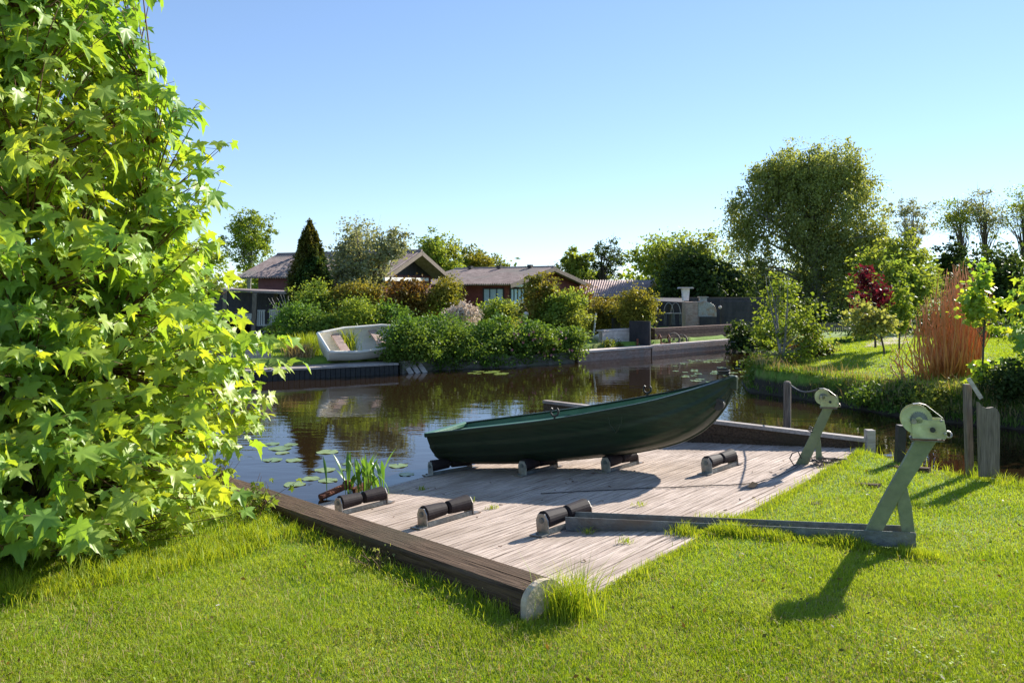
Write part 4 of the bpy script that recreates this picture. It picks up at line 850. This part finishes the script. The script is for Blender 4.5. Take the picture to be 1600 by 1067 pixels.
shrub('brown bronze shrub under the dark gable', 585, 672, 432, 505, 28.5, L_rust, 8, size=.07)
shrub('low dark shrub below the loose grey green tree', 510, 605, 440, 505, 28.5, L_gold, 8, size=.07)
shrub('green shrub under the conifer', 455, 530, 440, 496, 28, L_mid, 8, size=.07)
shrub('cream blossoming shrub rising out of the hedge', 690, 752, 472, 512, 26, L_pink, 6, size=.06, dens=.9, lobes=.6)
shrub('small golden shrub cushion on the sunlit quay terrace', 944, 956, 534, 545, 26, L_yellow, 3, size=.05); shrub('second golden shrub cushion right of the first on the terrace', 956, 970, 535, 545, 26.3, L_gold, 3, size=.05)
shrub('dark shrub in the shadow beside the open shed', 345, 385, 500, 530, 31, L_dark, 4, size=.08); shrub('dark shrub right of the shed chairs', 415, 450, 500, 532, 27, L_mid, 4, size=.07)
bt2 = MB()
for k in range(16): a = gp(462, 27); bt2.tube([a+Vector((rng.uniform(-.3,.3),0,0)), a+Vector((rng.uniform(-.9,-.1), rng.uniform(-.3,.3), rng.uniform(.9,1.6)))], [.014,.006], 4)
single('bare_stems', bt2, M_woodpale, 'bundle of bare reddish stems between the shed and the hedge', 'shrub')
# ---------------------------------------------------------------- right bank plants
tree('young_tree', 'airy young alder tree overhanging the water behind the round mooring post', 'tree', gp(1222, 18.6), sub(blobpx(1165,1290,450,600,18.8),12,.36,3)+sub(blobpx(1195,1250,408,500,18.8),4,.45,4)+sub(blobpx(1155,1215,545,612,18.3),4,.45,8),
     L_fresh, nc=250, nl=17, cr_=.2, size=.062, trunk_r=.035, limbs=70, twig=True, surf=2.0, stems=3, bark=M_barkpale, elong=1.4)
shrub('bronze and green shrub at the foot of the young alder', 1236, 1300, 515, 578, 20, L_rust, 7, size=.06, dens=.8); shrub('low pale golden shrub right of the bronze shrub', 1275, 1312, 530, 572, 21, L_pale, 5, size=.05, dens=.7)
shrub('low green shrub hanging over the water under the young alder', 1172, 1250, 568, 622, 17.4, L_hedge, 7, size=.055, dens=.8)
tree('japanese_maple', 'dark red leaved maple on the right lawn', 'tree', gp(1368, 21), sub(blobpx(1335,1402,430,500,21),9,.34,12)+sub(blobpx(1340,1362,418,450,21),2,.5,2), L_red, nc=90, nl=15, cr_=.2, size=.07, trunk_r=.03, limbs=24, twig=True, surf=2.2)
tree('young_tree', 'small pale leaved sapling in front of the dark red maple', 'tree', gp(1384, 18.4), sub(blobpx(1322,1408,470,530,18.4),9,.36,14), L_pale, nc=110, nl=18, cr_=.16, size=.065, trunk_r=.025, limbs=26, twig=True, surf=2.0)
tree('young_tree', 'thin yellow green sapling with upright shoots between the red maple and orange stems', 'tree', gp(1405, 20), sub(blobpx(1392,1422,428,520,20),6,.4,15), L_fresh, nc=70, nl=16, cr_=.16, size=.07, trunk_r=.025, limbs=14, twig=True)
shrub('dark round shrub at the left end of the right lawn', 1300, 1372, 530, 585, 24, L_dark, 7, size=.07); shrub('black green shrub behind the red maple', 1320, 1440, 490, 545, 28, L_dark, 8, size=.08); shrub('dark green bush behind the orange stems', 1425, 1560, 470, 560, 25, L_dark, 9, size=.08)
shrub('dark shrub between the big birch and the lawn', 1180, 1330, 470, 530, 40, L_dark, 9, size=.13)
lt = tree('old_trunk_tree', 'thick dark crooked tree trunk with a green crown behind the right lawn', 'tree', gp(1405, 27), sub(blobpx(1370,1450,400,490,27),7,.42,21), L_mid, nc=160, nl=30, cr_=.4, size=.1, trunk_r=.42, limbs=16)
dw = thing('dogwood_shrub', 'tall clump of bright orange bare stems on the right bank', 'shrub', gp(1490, 15.5))
dm = MB()
for k in range(250):
    px = rng.normal(1490, 34) if k < 195 else rng.uniform(1385, 1540); px = min(max(px, 1385), 1535); b0 = gp(px*.8+1492*.2, rng.uniform(14.7,16.4), -.05); topy = np.interp(px, [1385,1440,1480,1500,1540], [540,470,415,405,430])+abs(rng.normal(0, 48))
    tp = D(px+rng.normal(0, 7), topy, b0.y+rng.normal(0,.25)); mid = b0.lerp(tp, .5)+Vector((rng.normal(0,.09), rng.normal(0,.09), 0)); r0 = rng.uniform(.009,.017); dm.tube([b0, b0.lerp(mid,.6), mid, mid.lerp(tp,.5)+Vector((rng.normal(0,.04),0,0)), tp], [r0, r0*.9, r0*.8, r0*.6, r0*.25], 4)
    if k % 4 == 0: q_ = mid.lerp(tp, .3); dm.tube([q_, q_+Vector((rng.normal(0,.12), rng.normal(0,.08), rng.uniform(.25,.55)))], [r0*.5, r0*.2], 4)
obj('stems', dm, M_orange, dw, smooth=True)
# ---------------------------------------------------------------- maples (palmate leaves)
def palmate():
    lob = [(-2.25,.52),(-1.15,.85),(0,1.0),(1.15,.85),(2.25,.52)]; O = [(0,-.16)]
    pts = []
    for i, (a, r) in enumerate(lob):
        a2 = a; pts += [(r*.60*math.sin(a2-.36), r*.60*math.cos(a2-.36)), (r*.76*math.sin(a2-.24), r*.76*math.cos(a2-.24)), (r*.82*math.sin(a2-.10), r*.82*math.cos(a2-.10)), (r*1.08*math.sin(a2), r*1.08*math.cos(a2)), (r*.82*math.sin(a2+.10), r*.82*math.cos(a2+.10)), (r*.76*math.sin(a2+.24), r*.76*math.cos(a2+.24)), (r*.60*math.sin(a2+.36), r*.60*math.cos(a2+.36))]
        if i < 4: am = (a+lob[i+1][0])/2; pts.append((.50*math.sin(am), .50*math.cos(am)))
    return np.array([(0, 0)]+pts+[(0, -.13)])
PT = palmate()
def palmleaves(P, outd, size, tipdown=.75):
    n_ = len(P); k = len(PT); N = unit(outd*.75+np.array([0,0,.75])+rng.normal(size=(n_, 3))*.42); T = outd*.55+np.array([0,0,-tipdown])+rng.normal(size=(n_, 3))*.35
    T = unit(T-N*(T*N).sum(1, keepdims=True)); Bn = np.cross(N, T); s_ = size*rng.uniform(.45, 1.25, n_)
    rr = np.hypot(PT[:, 0], PT[:, 1]); curl = rng.uniform(.1, .45, n_); fold = rng.uniform(-.1, .35, n_)
    bend = -curl[:, None]*(PT[:, 1]**2*np.sign(PT[:, 1]))[None]*.8+fold[:, None]*np.abs(PT[:, 0])[None]*.8-(rr**2)[None]*.12
    bend += .05*np.sin(np.arctan2(PT[:, 0], PT[:, 1])*6)[None]*rr[None]
    V = P[:, None]+s_[:, None, None]*(PT[None, :, :1]*Bn[:, None]+PT[None, :, 1:]*T[:, None]+bend[:, :, None]*N[:, None])
    ring = np.arange(1, k); tri = np.stack([np.zeros(k-1, int), ring, np.roll(ring, -1)], 1)
    Fq = (tri[None]+(np.arange(n_)*k)[:, None, None]).reshape(-1, 3); rn = np.repeat(rng.uniform(0, 1, n_), k-1)
    return V.reshape(-1, 3), Fq, rn, V[:, -1]
def maple(label, cx, cy, prof_, z0, z1, ntw, nlf, size, stems=9, name='maple_tree', zb=.45, rbase=.03):
    base = Vector((cx, cy, zb)); t = thing(name, label, 'tree', base); st = MB(); tw = MB(); paths = []
    for s_ in range(stems):
        a = rng.uniform(0, 2*math.pi); rr = rng.uniform(.1, .85); zt = z0+(z1-z0)*rng.uniform(.7, 1)*(1-.3*rr)
        R_ = float(np.interp(zt, prof_[0], prof_[1])); e_ = Vector((cx+rr*R_*math.cos(a), cy+rr*R_*math.sin(a), zt)); b_ = base+Vector((rng.uniform(-.15,.15), rng.uniform(-.15,.15), -.1))
        Pp = [b_.lerp(e_, u)+Vector((math.cos(a), math.sin(a), 0))*.25*math.sin(u*math.pi)*rr for u in np.linspace(0, 1, 9)]
        st.tube(Pp, [rbase*(1-u*.85) for u in np.linspace(0, 1, 9)], 7); paths.append(Pp)
    zs = z0+(z1-z0)*rng.uniform(0, 1, ntw*3)**1.25; wR = np.interp(zs, prof_[0], prof_[1]); keep = rng.uniform(0, wR.max(), ntw*3) < wR; zs = zs[keep][:ntw]; wR = wR[keep][:ntw]; n_ = len(zs)
    th = rng.uniform(0, 2*math.pi, n_); rf = rng.uniform(.12, 1, n_)**.45; bump = 1+.10*np.sin(th*3+zs*4)+.07*np.sin(th*7-zs*6)
    tips = np.stack([cx+rf*wR*bump*np.cos(th), cy+rf*wR*bump*np.sin(th), zs], 1); allp = np.array([list(p_) for Pp in paths for p_ in Pp])
    LP = []; LO = []
    for i in range(n_):
        tp = tips[i]; dd = np.linalg.norm(allp-(tp-np.array([0,0,.45])), axis=1); j = int(np.argmin(dd)); s0_ = Vector(allp[j]); e_ = Vector(tp); mid = s0_.lerp(e_, .5)+Vector((0,0,-.04))
        tw.tube([s0_, mid, e_], [.008,.005,.0022], 4); o_ = np.array([math.cos(th[i]), math.sin(th[i]), .1]); ax = unit((tp-np.array(s0_))[None])[0]
        for k in range(nlf):
            back = rng.uniform(0, .5)*(1 if k else 0); p_ = tp-ax*back; sd = rng.normal(size=3); sd[2] = abs(sd[2])*.2; sd = sd/np.linalg.norm(sd)
            LP.append((p_, p_+sd*rng.uniform(.04,.12))); LO.append(unit((o_*.7+sd*.8)[None])[0])
    P_ = np.array([b_ for a, b_ in LP]); V, Fq, rn, bs = palmleaves(P_, np.array(LO), size)
    keep = None; zmin = V.reshape(-1, len(PT), 3)[:, :, 2].min(1); ok = zmin > .47
    if zb > .2: kf = np.repeat(ok, len(PT)-1); Fq = Fq[kf]; rn = rn[kf]
    pet = MB()
    for i, (a, b_) in enumerate(LP):
        if ok[i]: pet.tube([Vector(a), Vector(bs[i])], [.0022, .0016], 3, False)
    obj('stem', st, M_bark, t, smooth=True); obj('twigs', tw, M_twig, t); obj('leaf_stalks', pet, L_tall if False else M_twig, t)
    obj('crown', fastmesh('crown', V, Fq, rn), L_maple, t)
    return t
PZ = [.45,.7,1.1,1.6,1.8,2.1,2.5,3.1,3.5,3.65,4.2,5.0,5.4]
maple('big multi stemmed maple with bright yellow green lobed leaves filling the left side', -3.62, 5.75, (PZ, [1.35,1.62,1.82,1.86,1.74,1.5,1.52,1.45,1.35,1.08,.95,.8,.3]), .50, 5.3, 2300, 8, .108, stems=13)
maple('smaller maple with bright lobed leaves at the right edge of the photo', 9.1, 13.3, ([.3,.9,1.6,2.4,3.2], [.75,.95,1.05,.75,.3]), .45, 3.3, 300, 7, .12, stems=6, zb=.4)
for dx_, dy_, z_ in ():
    pass
tree('young_tree', 'slender leafy young maple leaning left of the right edge maple', 'tree', gp(1535, 13.6), sub(blobpx(1512,1548,410,520,13.6),6,.4,31)+sub(blobpx(1520,1570,560,640,13.6),4,.45,30), L_maple, nc=90, nl=16, cr_=.17, size=.085, trunk_r=.02, limbs=24, twig=True, elong=1.2)
shrub('dark leafy shrub hanging over the water at the right edge', 1540, 1650, 560, 675, 12.9, L_dark, 8, size=.06, dens=.9)
shrub('dark bramble on the bank behind the nearer winch', 1420, 1530, 600, 655, 13.6, L_mid, 8, size=.045, dens=.7)
shrub('low leafy weeds at the bank between the winches', 1330, 1425, 604, 645, 14.4, L_hedge, 8, size=.045, dens=.6)
for i_, (px_, d_, w_, h_, lf, lb) in enumerate([(1215,17.6,40,34,L_mid,'low dark weeds at the waterline below the young alder'),(1262,16.9,46,34,L_hedge,'leafy weeds at the waterline just right of the mooring post'),(1300,16.2,44,36,L_gold,'brownish weeds at the waterline behind the farther winch'),
  (1342,15.3,48,38,L_mid,'dark green weeds at the waterline right of the farther winch'),(1383,14.6,50,42,L_hedge,'leafy weeds on the bank left of the nearer winch drum'),(1428,14.0,54,50,L_dark,'dark weeds on the bank above the nearer winch drum'),(1478,13.6,60,56,L_mid,'tall weeds at the foot of the orange stems'),(1530,13.3,60,60,L_dark,'dark weeds behind the tall leaning post')]):
    yb = HZ+F*(E-.02)/d_; shrub(lb, px_-w_/2-6, px_+w_/2+6, yb-h_*.9, yb+3, d_, lf, 7, size=.04, dens=.45, name='weed_plant', cat='plant', trunk_r=.006, seed=i_+200)
shrub('dark low shrub at the end of the brown quay wall', 1130, 1200, 505, 556, 28.5, L_dark, 7, size=.07); shrub('dark green shrub behind the young alder', 1180, 1250, 500, 560, 24, L_mid, 7, size=.07)
# ---------------------------------------------------------------- grasses
def blades(P, h, wd, lean=.5, seg=2):
    n_ = len(P); a = rng.uniform(0, 2*math.pi, n_); d_ = np.stack([np.cos(a), np.sin(a), np.zeros(n_)], 1); s_ = np.stack([-np.sin(a+.6), np.cos(a+.6), np.zeros(n_)], 1)
    h = np.asarray(h)*rng.uniform(.55, 1.25, n_); l = lean*rng.uniform(.1, 1, n_)*h; wd = wd*rng.uniform(.7, 1.3, n_); up_ = np.array([0,0,1.])
    b0 = P-s_*wd[:, None]/2; b1 = P+s_*wd[:, None]/2; m_ = P+d_*(l*.35)[:, None]+up_*(h*.55)[:, None]; m0 = m_-s_*wd[:, None]*.4; m1 = m_+s_*wd[:, None]*.4; tp = P+d_*l[:, None]+up_*(h*(1-.25*lean))[:, None]
    V = np.stack([b0, b1, m1, m0, tp], 1).reshape(-1, 3); i = np.arange(n_)*5; q_ = np.stack([i, i+1, i+2, i+3], 1); t_ = np.stack([i+3, i+2, i+4], 1); r_ = rng.uniform(0, 1, n_); return V, [q_, t_], np.concatenate([r_, r_])
def fan(n_, y0, y1, x_lo=-.70, x_hi=.70, pw=1.6):
    u = rng.uniform(0, 1, n_); y_ = (y0**(1-pw)+(u)*(y1**(1-pw)-y0**(1-pw)))**(1/(1-pw)); x = y_*rng.uniform(x_lo, x_hi, n_); return x, y_
def vnoise(x, y_, s_, seed):
    r_ = np.random.default_rng(seed); g_ = r_.uniform(0, 1, (64, 64)); X = (x*s_) % 64; Y = (y_*s_) % 64; i, j = X.astype(int), Y.astype(int); fx, fy = X-i, Y-j; fx = fx*fx*(3-2*fx); fy = fy*fy*(3-2*fy)
    return (g_[i % 64, j % 64]*(1-fx)+g_[(i+1) % 64, j % 64]*fx)*(1-fy)+(g_[i % 64, (j+1) % 64]*(1-fx)+g_[(i+1) % 64, (j+1) % 64]*fx)*fy
x, y_ = fan(560000, 2.9, 9.0); wd_ = sdf(x, y_, WP); rd_ = sdf(x, y_, RP); tdx, tdy = TF.x-TN.x, TF.y-TN.y; tl = math.hypot(tdx, tdy)
along = ((x-TN.x)*tdx+(y_-TN.y)*tdy)/tl; acr = np.abs((x-TN.x)*tdy-(y_-TN.y)*tdx)/tl; intim = (along > -.06) & (along < LT) & (acr < .15)
cv = chR-chL; cl_ = math.hypot(cv.x, cv.y); al2 = ((x-chL.x)*cv.x+(y_-chL.y)*cv.y)/cl_; ac2 = ((x-chL.x)*-cv.y+(y_-chL.y)*cv.x)/cl_; intim |= (al2 > 0) & (al2 < cl_) & (ac2 > -.03) & (ac2 < .20)
ragged = .06*(vnoise(x, y_, 6, 3)-.5)+.04*(vnoise(x, y_, 15, 4)-.5)
ok = (wd_ > .06) & (rd_ > ragged-.03) & ~intim & ~((acr < .5) & (along > 0) & (rd_ < .0)); x, y_ = x[ok], y_[ok]; z_ = gz(x, y_)
hn = .6+.8*vnoise(x, y_, 2.2, 5); hh = (.022+.020*vnoise(x, y_, 5, 6))*hn; wdt = .0028+.0006*np.maximum(y_-4, 0)
V, Fq, rn = blades(np.stack([x, y_, z_], 1), hh, wdt, .9); rn = np.clip(rn*.7+.3*np.tile(vnoise(x, y_, 3, 9), 2), 0, 1)
props(obj('lawn_grass', fastmesh('lawn_grass', V, Fq, rn), L_grass), 'short bright green lawn in the foreground', 'grass', kind='stuff')
# taller fringe grass along timber, deck edge, channel
def fringe(name, label, pts, n_, spread, h, m_, wd=.004, lean=.7):
    pts = [Vector(p_) for p_ in pts]; P_ = []
    for k in range(n_): i = rng.integers(len(pts)-1); p_ = pts[i].lerp(pts[i+1], rng.uniform()); x = p_.x+rng.normal(0, spread); y2 = p_.y+rng.normal(0, spread); P_.append((x, y2))
    P_ = np.array(P_); z2 = gz(P_[:, 0], P_[:, 1]); z2 = np.where(sdf(P_[:, 0], P_[:, 1], RP) < 0, np.maximum(z2, ramp_z(P_[:, 0], P_[:, 1])), z2); okk = z2 > .02
    P3 = np.concatenate([P_, z2[:, None]], 1)[okk]; cl = .5+vnoise(P3[:, 0], P3[:, 1], 9, 8)*1.0
    V, Fq, rn = blades(P3, h*cl, wd, lean); return props(obj(name, fastmesh(name, V, Fq, rn), m_), label, 'grass', kind='stuff')
side = Vector((tdy, -tdx, 0))/tl; side = side if side.x < 0 else -side
fringe('timber_grass', 'long grass growing against the dark timber', [TN+side*.2, TF+side*.25], 2200, .06, .075, L_tall)
fringe('end_tuft', 'tuft of long grass in front of the pale timber end', [TN+Vector((.09,-.07,0)), TN+Vector((.22,.0,0))], 520, .055, .24, L_tall, .0045, .8)
chn = (chR-chL).normalized(); sdn = Vector((-chn.y, chn.x, 0)); sdn = sdn if sdn.y < 0 else -sdn
fringe('channel_grass', 'long grass growing along the steel channel', [chL.lerp(chR,.36)+sdn*.09, chR+sdn*.09+Vector((.12,0,0))], 4200, .05, .075, L_tall)
fringe('channel_grass', 'grass blades behind the steel channel', [chL.lerp(chR,.4)-sdn*.26, chR-sdn*.26], 1800, .03, .07, L_tall)
fringe('edge_grass', 'ragged grass along the upper edge of the planks', [B+Vector((0.05,-.05,0)), C+Vector((0,-.08,0))], 3000, .045, .05, L_tall)
fringe('bank_grass', 'long grass along the water edge right of the slipway', [C+Vector((.1,-.15,0)), Vector((4.3,7.5,0)), Vector((4.75,6.95,0)), Vector((6,6.2,0))], 5200, .12, .13, L_tall)
fringe('maple_grass', 'longer grass round the foot of the big maple', [Vector((-3.5,4.2,0)), Vector((-2.6,4.55,0)), Vector((-2.0,5.2,0)), Vector((-1.7,5.7,0))], 6000, .12, .10, L_tall)
# far lawns
x = rng.uniform(5.5, 16, 120000); y_ = rng.uniform(12.8, 27, 120000); wd_ = sdf(x, y_, WP); ok = wd_ > .1; x, y_, wd_ = x[ok], y_[ok], wd_[ok]
V, Fq, rn = blades(np.stack([x, y_, gz(x, y_)], 1), .045+.03*(wd_ < .8), .012, .8); props(obj('island_grass', fastmesh('island_grass', V, Fq, rn), L_grass), 'sunlit lawn on the right bank', 'grass', kind='stuff')
x = rng.uniform(-16, -4, 50000); y_ = rng.uniform(17, 32, 50000); wd_ = sdf(x, y_, WP); ok = wd_ > 1.2; x, y_ = x[ok], y_[ok]
V, Fq, rn = blades(np.stack([x, y_, gz(x, y_)], 1), .06, .016, .8); props(obj('garden_grass', fastmesh('garden_grass', V, Fq, rn), L_grass), 'lawn between the left landing and the open shed', 'grass', kind='stuff')
# bank weeds along the right island edge
isl = [Vector((8,12.6,0)), Vector((7.35,13.25,0)), Vector((6.75,14,0)), Vector((6.35,15.4,0)), Vector((5.35,17.3,0)), Vector((5.7,19,0))]
fringe('bank_weeds', 'tall weeds and rushes along the right bank edge', isl, 6500, .17, .13, L_hedge, .012, .9)
fringe('bank_weeds', 'dry stalks mixed in the weeds of the right bank', [p_+Vector((.1,.1,0)) for p_ in isl], 1500, .22, .28, L_dry, .008, .7)
def clump(name, label, px, d, n_, h, m_, wd=.01, sp=.18, lean=1.0):
    c_ = gp(px, d); P_ = np.stack([c_.x+rng.normal(0, sp, n_), c_.y+rng.normal(0, sp, n_)], 1); P3 = np.concatenate([P_, gz(P_[:, 0], P_[:, 1])[:, None]], 1); V, Fq, rn = blades(P3, h, wd, lean)
    return props(obj(name, fastmesh(name, V, Fq, rn), m_), label, 'grass clump')
clump('grass_clump', 'dry straw coloured grass clump left of the white boat', 467, 20.6, 500, .42, L_dry, .015, .15); clump('grass_clump', 'green rush clump touching the stern of the white boat', 480, 21.2, 500, .62, L_tall, .015, .16, .5)
clump('grass_clump', 'green plant tuft growing through the white boat', 545, 21.5, 160, .75, L_tall, .02, .12, .6); clump('grass_clump', 'bright green tuft at the water end of the small plank ramp', 655, 21.8, 500, .34, L_tall, .02, .17, 1.0)
# ---------------------------------------------------------------- plants by the timber, water plant, rust pipes
def leafy(name, label, cx, cy, cz, n_, h, sp, size, m_, cat='plant'):
    base = Vector((cx, cy, cz)); t = thing(name, label, cat, base); st = MB(); LPp = []; LO = []
    for k in range(n_):
        b_ = base+Vector((rng.normal(0, sp*.4), rng.normal(0, sp*.4), -.02)); e_ = base+Vector((rng.normal(0, sp), rng.normal(0, sp), h*rng.uniform(.5, 1.1))); st.tube([b_, b_.lerp(e_,.5)+Vector((0,0,.02)), e_], [.003,.0025,.0015], 4)
        for j in range(5): u = rng.uniform(.35, 1); p_ = b_.lerp(e_, u); s2 = rng.normal(size=3); LPp.append(np.array(p_)+s2*.025); s2[2] = .2; LO.append(s2/np.linalg.norm(s2))
    V, Fq, rn, bs = palmleaves(np.array(LPp), np.array(LO), size, .3); obj('stems', st, M_twig, t); obj('leaves', fastmesh('leaves', V, Fq, rn), m_, t); return t
def alongT(u, off): return TN.lerp(TF, u)+side*off
for k, (u, off, n_, h, sp, sz, lb) in enumerate([(.86,.26,26,.34,.12,.05,'leafy weed with white buds against the upper part of the dark timber'), (.68,.24,20,.26,.12,.045,'low leafy weed against the dark timber, nearer than the budding one'), (1.05,.28,22,.36,.14,.05,'leafy weed at the maple end of the dark timber')]):
    q_ = alongT(u, off); leafy('weed_plant', lb, q_.x, q_.y, float(gz([q_.x],[q_.y])[0]), n_, h, sp, sz, L_fresh)
q_ = alongT(.28, .24); leafy('weed_plant', 'tiny pink flowering weed at the foot of the timber', q_.x, q_.y, float(gz([q_.x],[q_.y])[0]), 12, .12, .08, .018, L_pale)
def wplant():
    b_ = R(572, 772); b_.z = max(b_.z, .0); t = thing('water_plant', 'upright broad leaved water plant at the slipway foot', 'water plant', b_); n_ = 44
    for k in range(n_):
        a = rng.uniform(0, 2*math.pi); r0 = rng.uniform(0, .16); p_ = b_+Vector((rng.normal(0,.13), rng.normal(0,.07), -.03)); h = rng.uniform(.26, .58); ln = rng.uniform(.05, .2); dv = Vector((math.cos(a), math.sin(a), 0)); s2 = Vector((-dv.y, dv.x, 0)); w_ = rng.uniform(.015,.027); v = []; f = []
        for i, (u, ww) in enumerate([(0,.25),(.3,.3),(.5,.7),(.7,1),(.85,.75),(1,.05)]):
            c_ = p_+dv*ln*u*u+Vector((0,0,h*(u-.15*u*u))); v += [c_-s2*w_*ww, c_-dv*w_*ww*.35, c_+s2*w_*ww]
            if i: m0 = 3*(i-1); f += [(m0, m0+1, m0+4, m0+3), (m0+1, m0+2, m0+5, m0+4)]
        me = fastmesh('leaf', np.array([list(q2) for q2 in v]), np.array(f), np.full(len(f), rng.uniform())); obj('leaf', me, L_wplant, t)
wplant()
pp = thing('rusty_pipe', 'rusty red iron pipe lying at the water edge left of the water plant', 'pipe', R(520, 778)); obj('pipe', MB().tube([Z(500,777,.03), Z(545,757,.10)], .035, 10), M_rust, pp); obj('flange', MB().tube([Z(541,758,.10), Z(547,756,.10)], .055, 10), M_rust, pp)
single('rusty_bracket', MB().beam(R(553,772)+RN*.03, R(583,764)+RN*.09, .05, .06).beam(R(575,772)+RN*.0, R(576,768)+RN*.16, .04, .04), M_rust, 'dark rusty iron bracket in the middle of the water plant', 'bracket')
for k, (x, y2) in enumerate([(770,795),(920,833),(978,848),(1040,822),(735,784),(725,788),(660,765),(1000,790)]):
    q_ = R(x, y2); V, Fq, rn = blades(np.array([[q_.x+rng.normal(0,.03), q_.y+rng.normal(0,.02), q_.z] for _ in range(34)]), .055, .005, 1.1)
    props(obj('deck_weed', fastmesh('deck_weed', V, Fq, rn), L_tall), 'tiny grass tuft sprouting between the slipway planks', 'weed', 'tiny tufts between the slipway planks')
# litter
sp_ = MB()
for k in range(70):
    x = B.x+rng.uniform(-2.6, 3.6); y2 = B.y+rng.uniform(.2, 4.2)
    if float(sdf(np.array([x]), np.array([y2]), RP)[0]) < -.12:
        q_ = onramp(x, y2)+RN*.003; a = rng.uniform(0, 3.1); l_ = rng.uniform(.006, .022); sp_.box(-l_, l_, -.004, .004, 0, .004, Matrix.Translation(q_)@Matrix.Rotation(a, 4, 'Z'))
props(obj('bark_litter', sp_, M_twig), 'dark crumbs of bark and dry bits scattered over the planks', 'litter', kind='stuff')
x, y2 = fan(24000, 2.9, 8.5); ok = (sdf(x, y2, WP) > .1) & (sdf(x, y2, RP) > .02); x, y2 = x[ok], y2[ok]; V, Fq, rn = blades(np.stack([x, y2, gz(x, y2)+.008], 1), .045, .003, 1.6)
props(obj('dry_grass', fastmesh('dry_grass', V, Fq, rn), L_dry), 'dry straw and clippings lying in the foreground lawn', 'dry grass', kind='stuff')
x, y2 = fan(2600, 2.9, 8.5); ok = (sdf(x, y2, WP) > .1) & (sdf(x, y2, RP) > .04) & (vnoise(x, y2, 1.7, 21) > .5); x, y2 = x[ok], y2[ok]; Pc = np.repeat(np.stack([x, y2, gz(x, y2)+.03], 1), 3, 0)+rng.normal(0, .006, (3*len(x), 3)); V, Fq = leafcloud(Pc, .013, 1.2, 1.5)
props(obj('clover', fastmesh('clover', V, Fq, rng.uniform(0,1,len(Fq))), L_grass), 'low clover leaves mixed into the foreground lawn', 'clover', kind='stuff')
x, y2 = fan(500, 2.9, 8.0); ok = (sdf(x, y2, WP) > .1) & (sdf(x, y2, RP) > .04); x, y2 = x[ok], y2[ok]; Pc = np.stack([x, y2, gz(x, y2)+.035], 1); V, Fq = leafcloud(Pc, .016, 1.6, 1)
props(obj('leaf_litter', fastmesh('leaf_litter', V, Fq, rng.uniform(0,1,len(Fq))), L_rust), 'small brown dead leaves fallen in the foreground lawn', 'leaf litter', kind='stuff')
# dead leaf, daisies
single('dead_leaf', MB().add([R(1167,762)+RN*.01, R(1176,757)+RN*.03, R(1186,758)+RN*.015, R(1178,763)+RN*.008], [(0,1,2,3)]), mat('dead_leaf_tan', (.5,.22,.06)), 'orange brown dead leaf on the planks below the farther winch', 'leaf')
def daisy(px, py, lb, r=.016):
    q_ = Z(px, py, .49); t = thing('daisy', lb, 'flower', q_); mb = MB()
    for k in range(12): a = k*math.pi/6; mb.add([q_, q_+Vector((r*math.cos(a-.2), r*math.sin(a-.2), .004)), q_+Vector((r*1.1*math.cos(a), r*1.1*math.sin(a), .006)), q_+Vector((r*math.cos(a+.2), r*math.sin(a+.2), .004))], [(0,1,2,3)])
    obj('petals', mb, M_white, t); obj('centre', MB().sphere(q_+Vector((0,0,.004)), r*.3, 5), mat('daisy_yellow', (.7,.5,.05)), t); obj('stalk', MB().tube([q_-Vector((0,0,.05)), q_], .0015, 4), L_tall, t)
daisy(392, 1037, 'single white daisy in the lawn near the bottom of the photo', .017); daisy(1356, 773, 'tiny white daisy in the lawn behind the steel channel', .013); daisy(341, 946, 'small white clover flower in the lawn left of centre', .009)
# ---------------------------------------------------------------- lily pads
def pad(px, py, r, lb, grp, rz_=None):
    q_ = Z(px, py, .006); a0 = rng.uniform(0, 6.28); v = [(0,0,0)]; n_ = 22
    for k in range(n_+1):
        a = a0+.12+(2*math.pi-.24)*k/n_; rr = r*(1+.05*math.sin(a*3+px)); v.append((rr*math.cos(a), rr*math.sin(a), .004*math.sin(a*5+px)))
    f = np.array([(0, k, k+1) for k in range(1, n_+1)]); me = fastmesh('lily_pad', np.array(v), f, np.full(len(f), rng.uniform())); o_ = obj('lily_pad', me, L_lily, M=Matrix.Translation(q_)); props(o_, lb, 'lily pad', grp)
for x, y2, w_, lb in [(512,705.5,17,'lily pad farthest from the slipway, right of the dark reflection'),(508,733.5,16,'lily pad left of the water plant, below the farthest single pad'),(486,747,14,'lily pad touching another, the left one of the touching pair'),(513,750,15,'lily pad touching another, the right one of the touching pair'),(460,756,17,'lily pad closest to the dark timber'),
   (622,727,15,'lily pad right of the water plant tips'),(635,740.5,12,'lily pad with a raised dark edge between the plant and the boat stern'),(543,724,8,'small lily pad half behind the water plant leaves'),(541,733,8,'small lily pad just below the other one behind the water plant'),
   (426,718,15,'brownish lily pad beside the maple leaves'),(459,718.5,13,'lily pad right of the brownish one'),(438,700,18,'large lily pad in the group by the maple'),(425,693,12,'lily pad at the back of the group by the maple'),(455,694,11,'lily pad right rear of the group by the maple'),(441,707,11,'small lily pad at the front of the group by the maple')]:
    pad(x, y2, w_/F*(F*E/(y2-HZ)), lb, 'lily pads off the left side of the slipway')
for k in range(42):
    x, y2 = rng.uniform(1052, 1165), rng.uniform(562, 598); x += (598-y2)*.1
    pad(x, y2, rng.uniform(.06,.13), 'small lily pad in the far patch on the water behind the green boat bow', 'far patch of lily pads behind the green boat bow')
for k in range(9): pad(rng.uniform(735, 790), rng.uniform(580, 587), rng.uniform(.10,.2), 'small lily pad in the patch below the mossy hedge wall', 'patch of lily pads below the hedge wall')
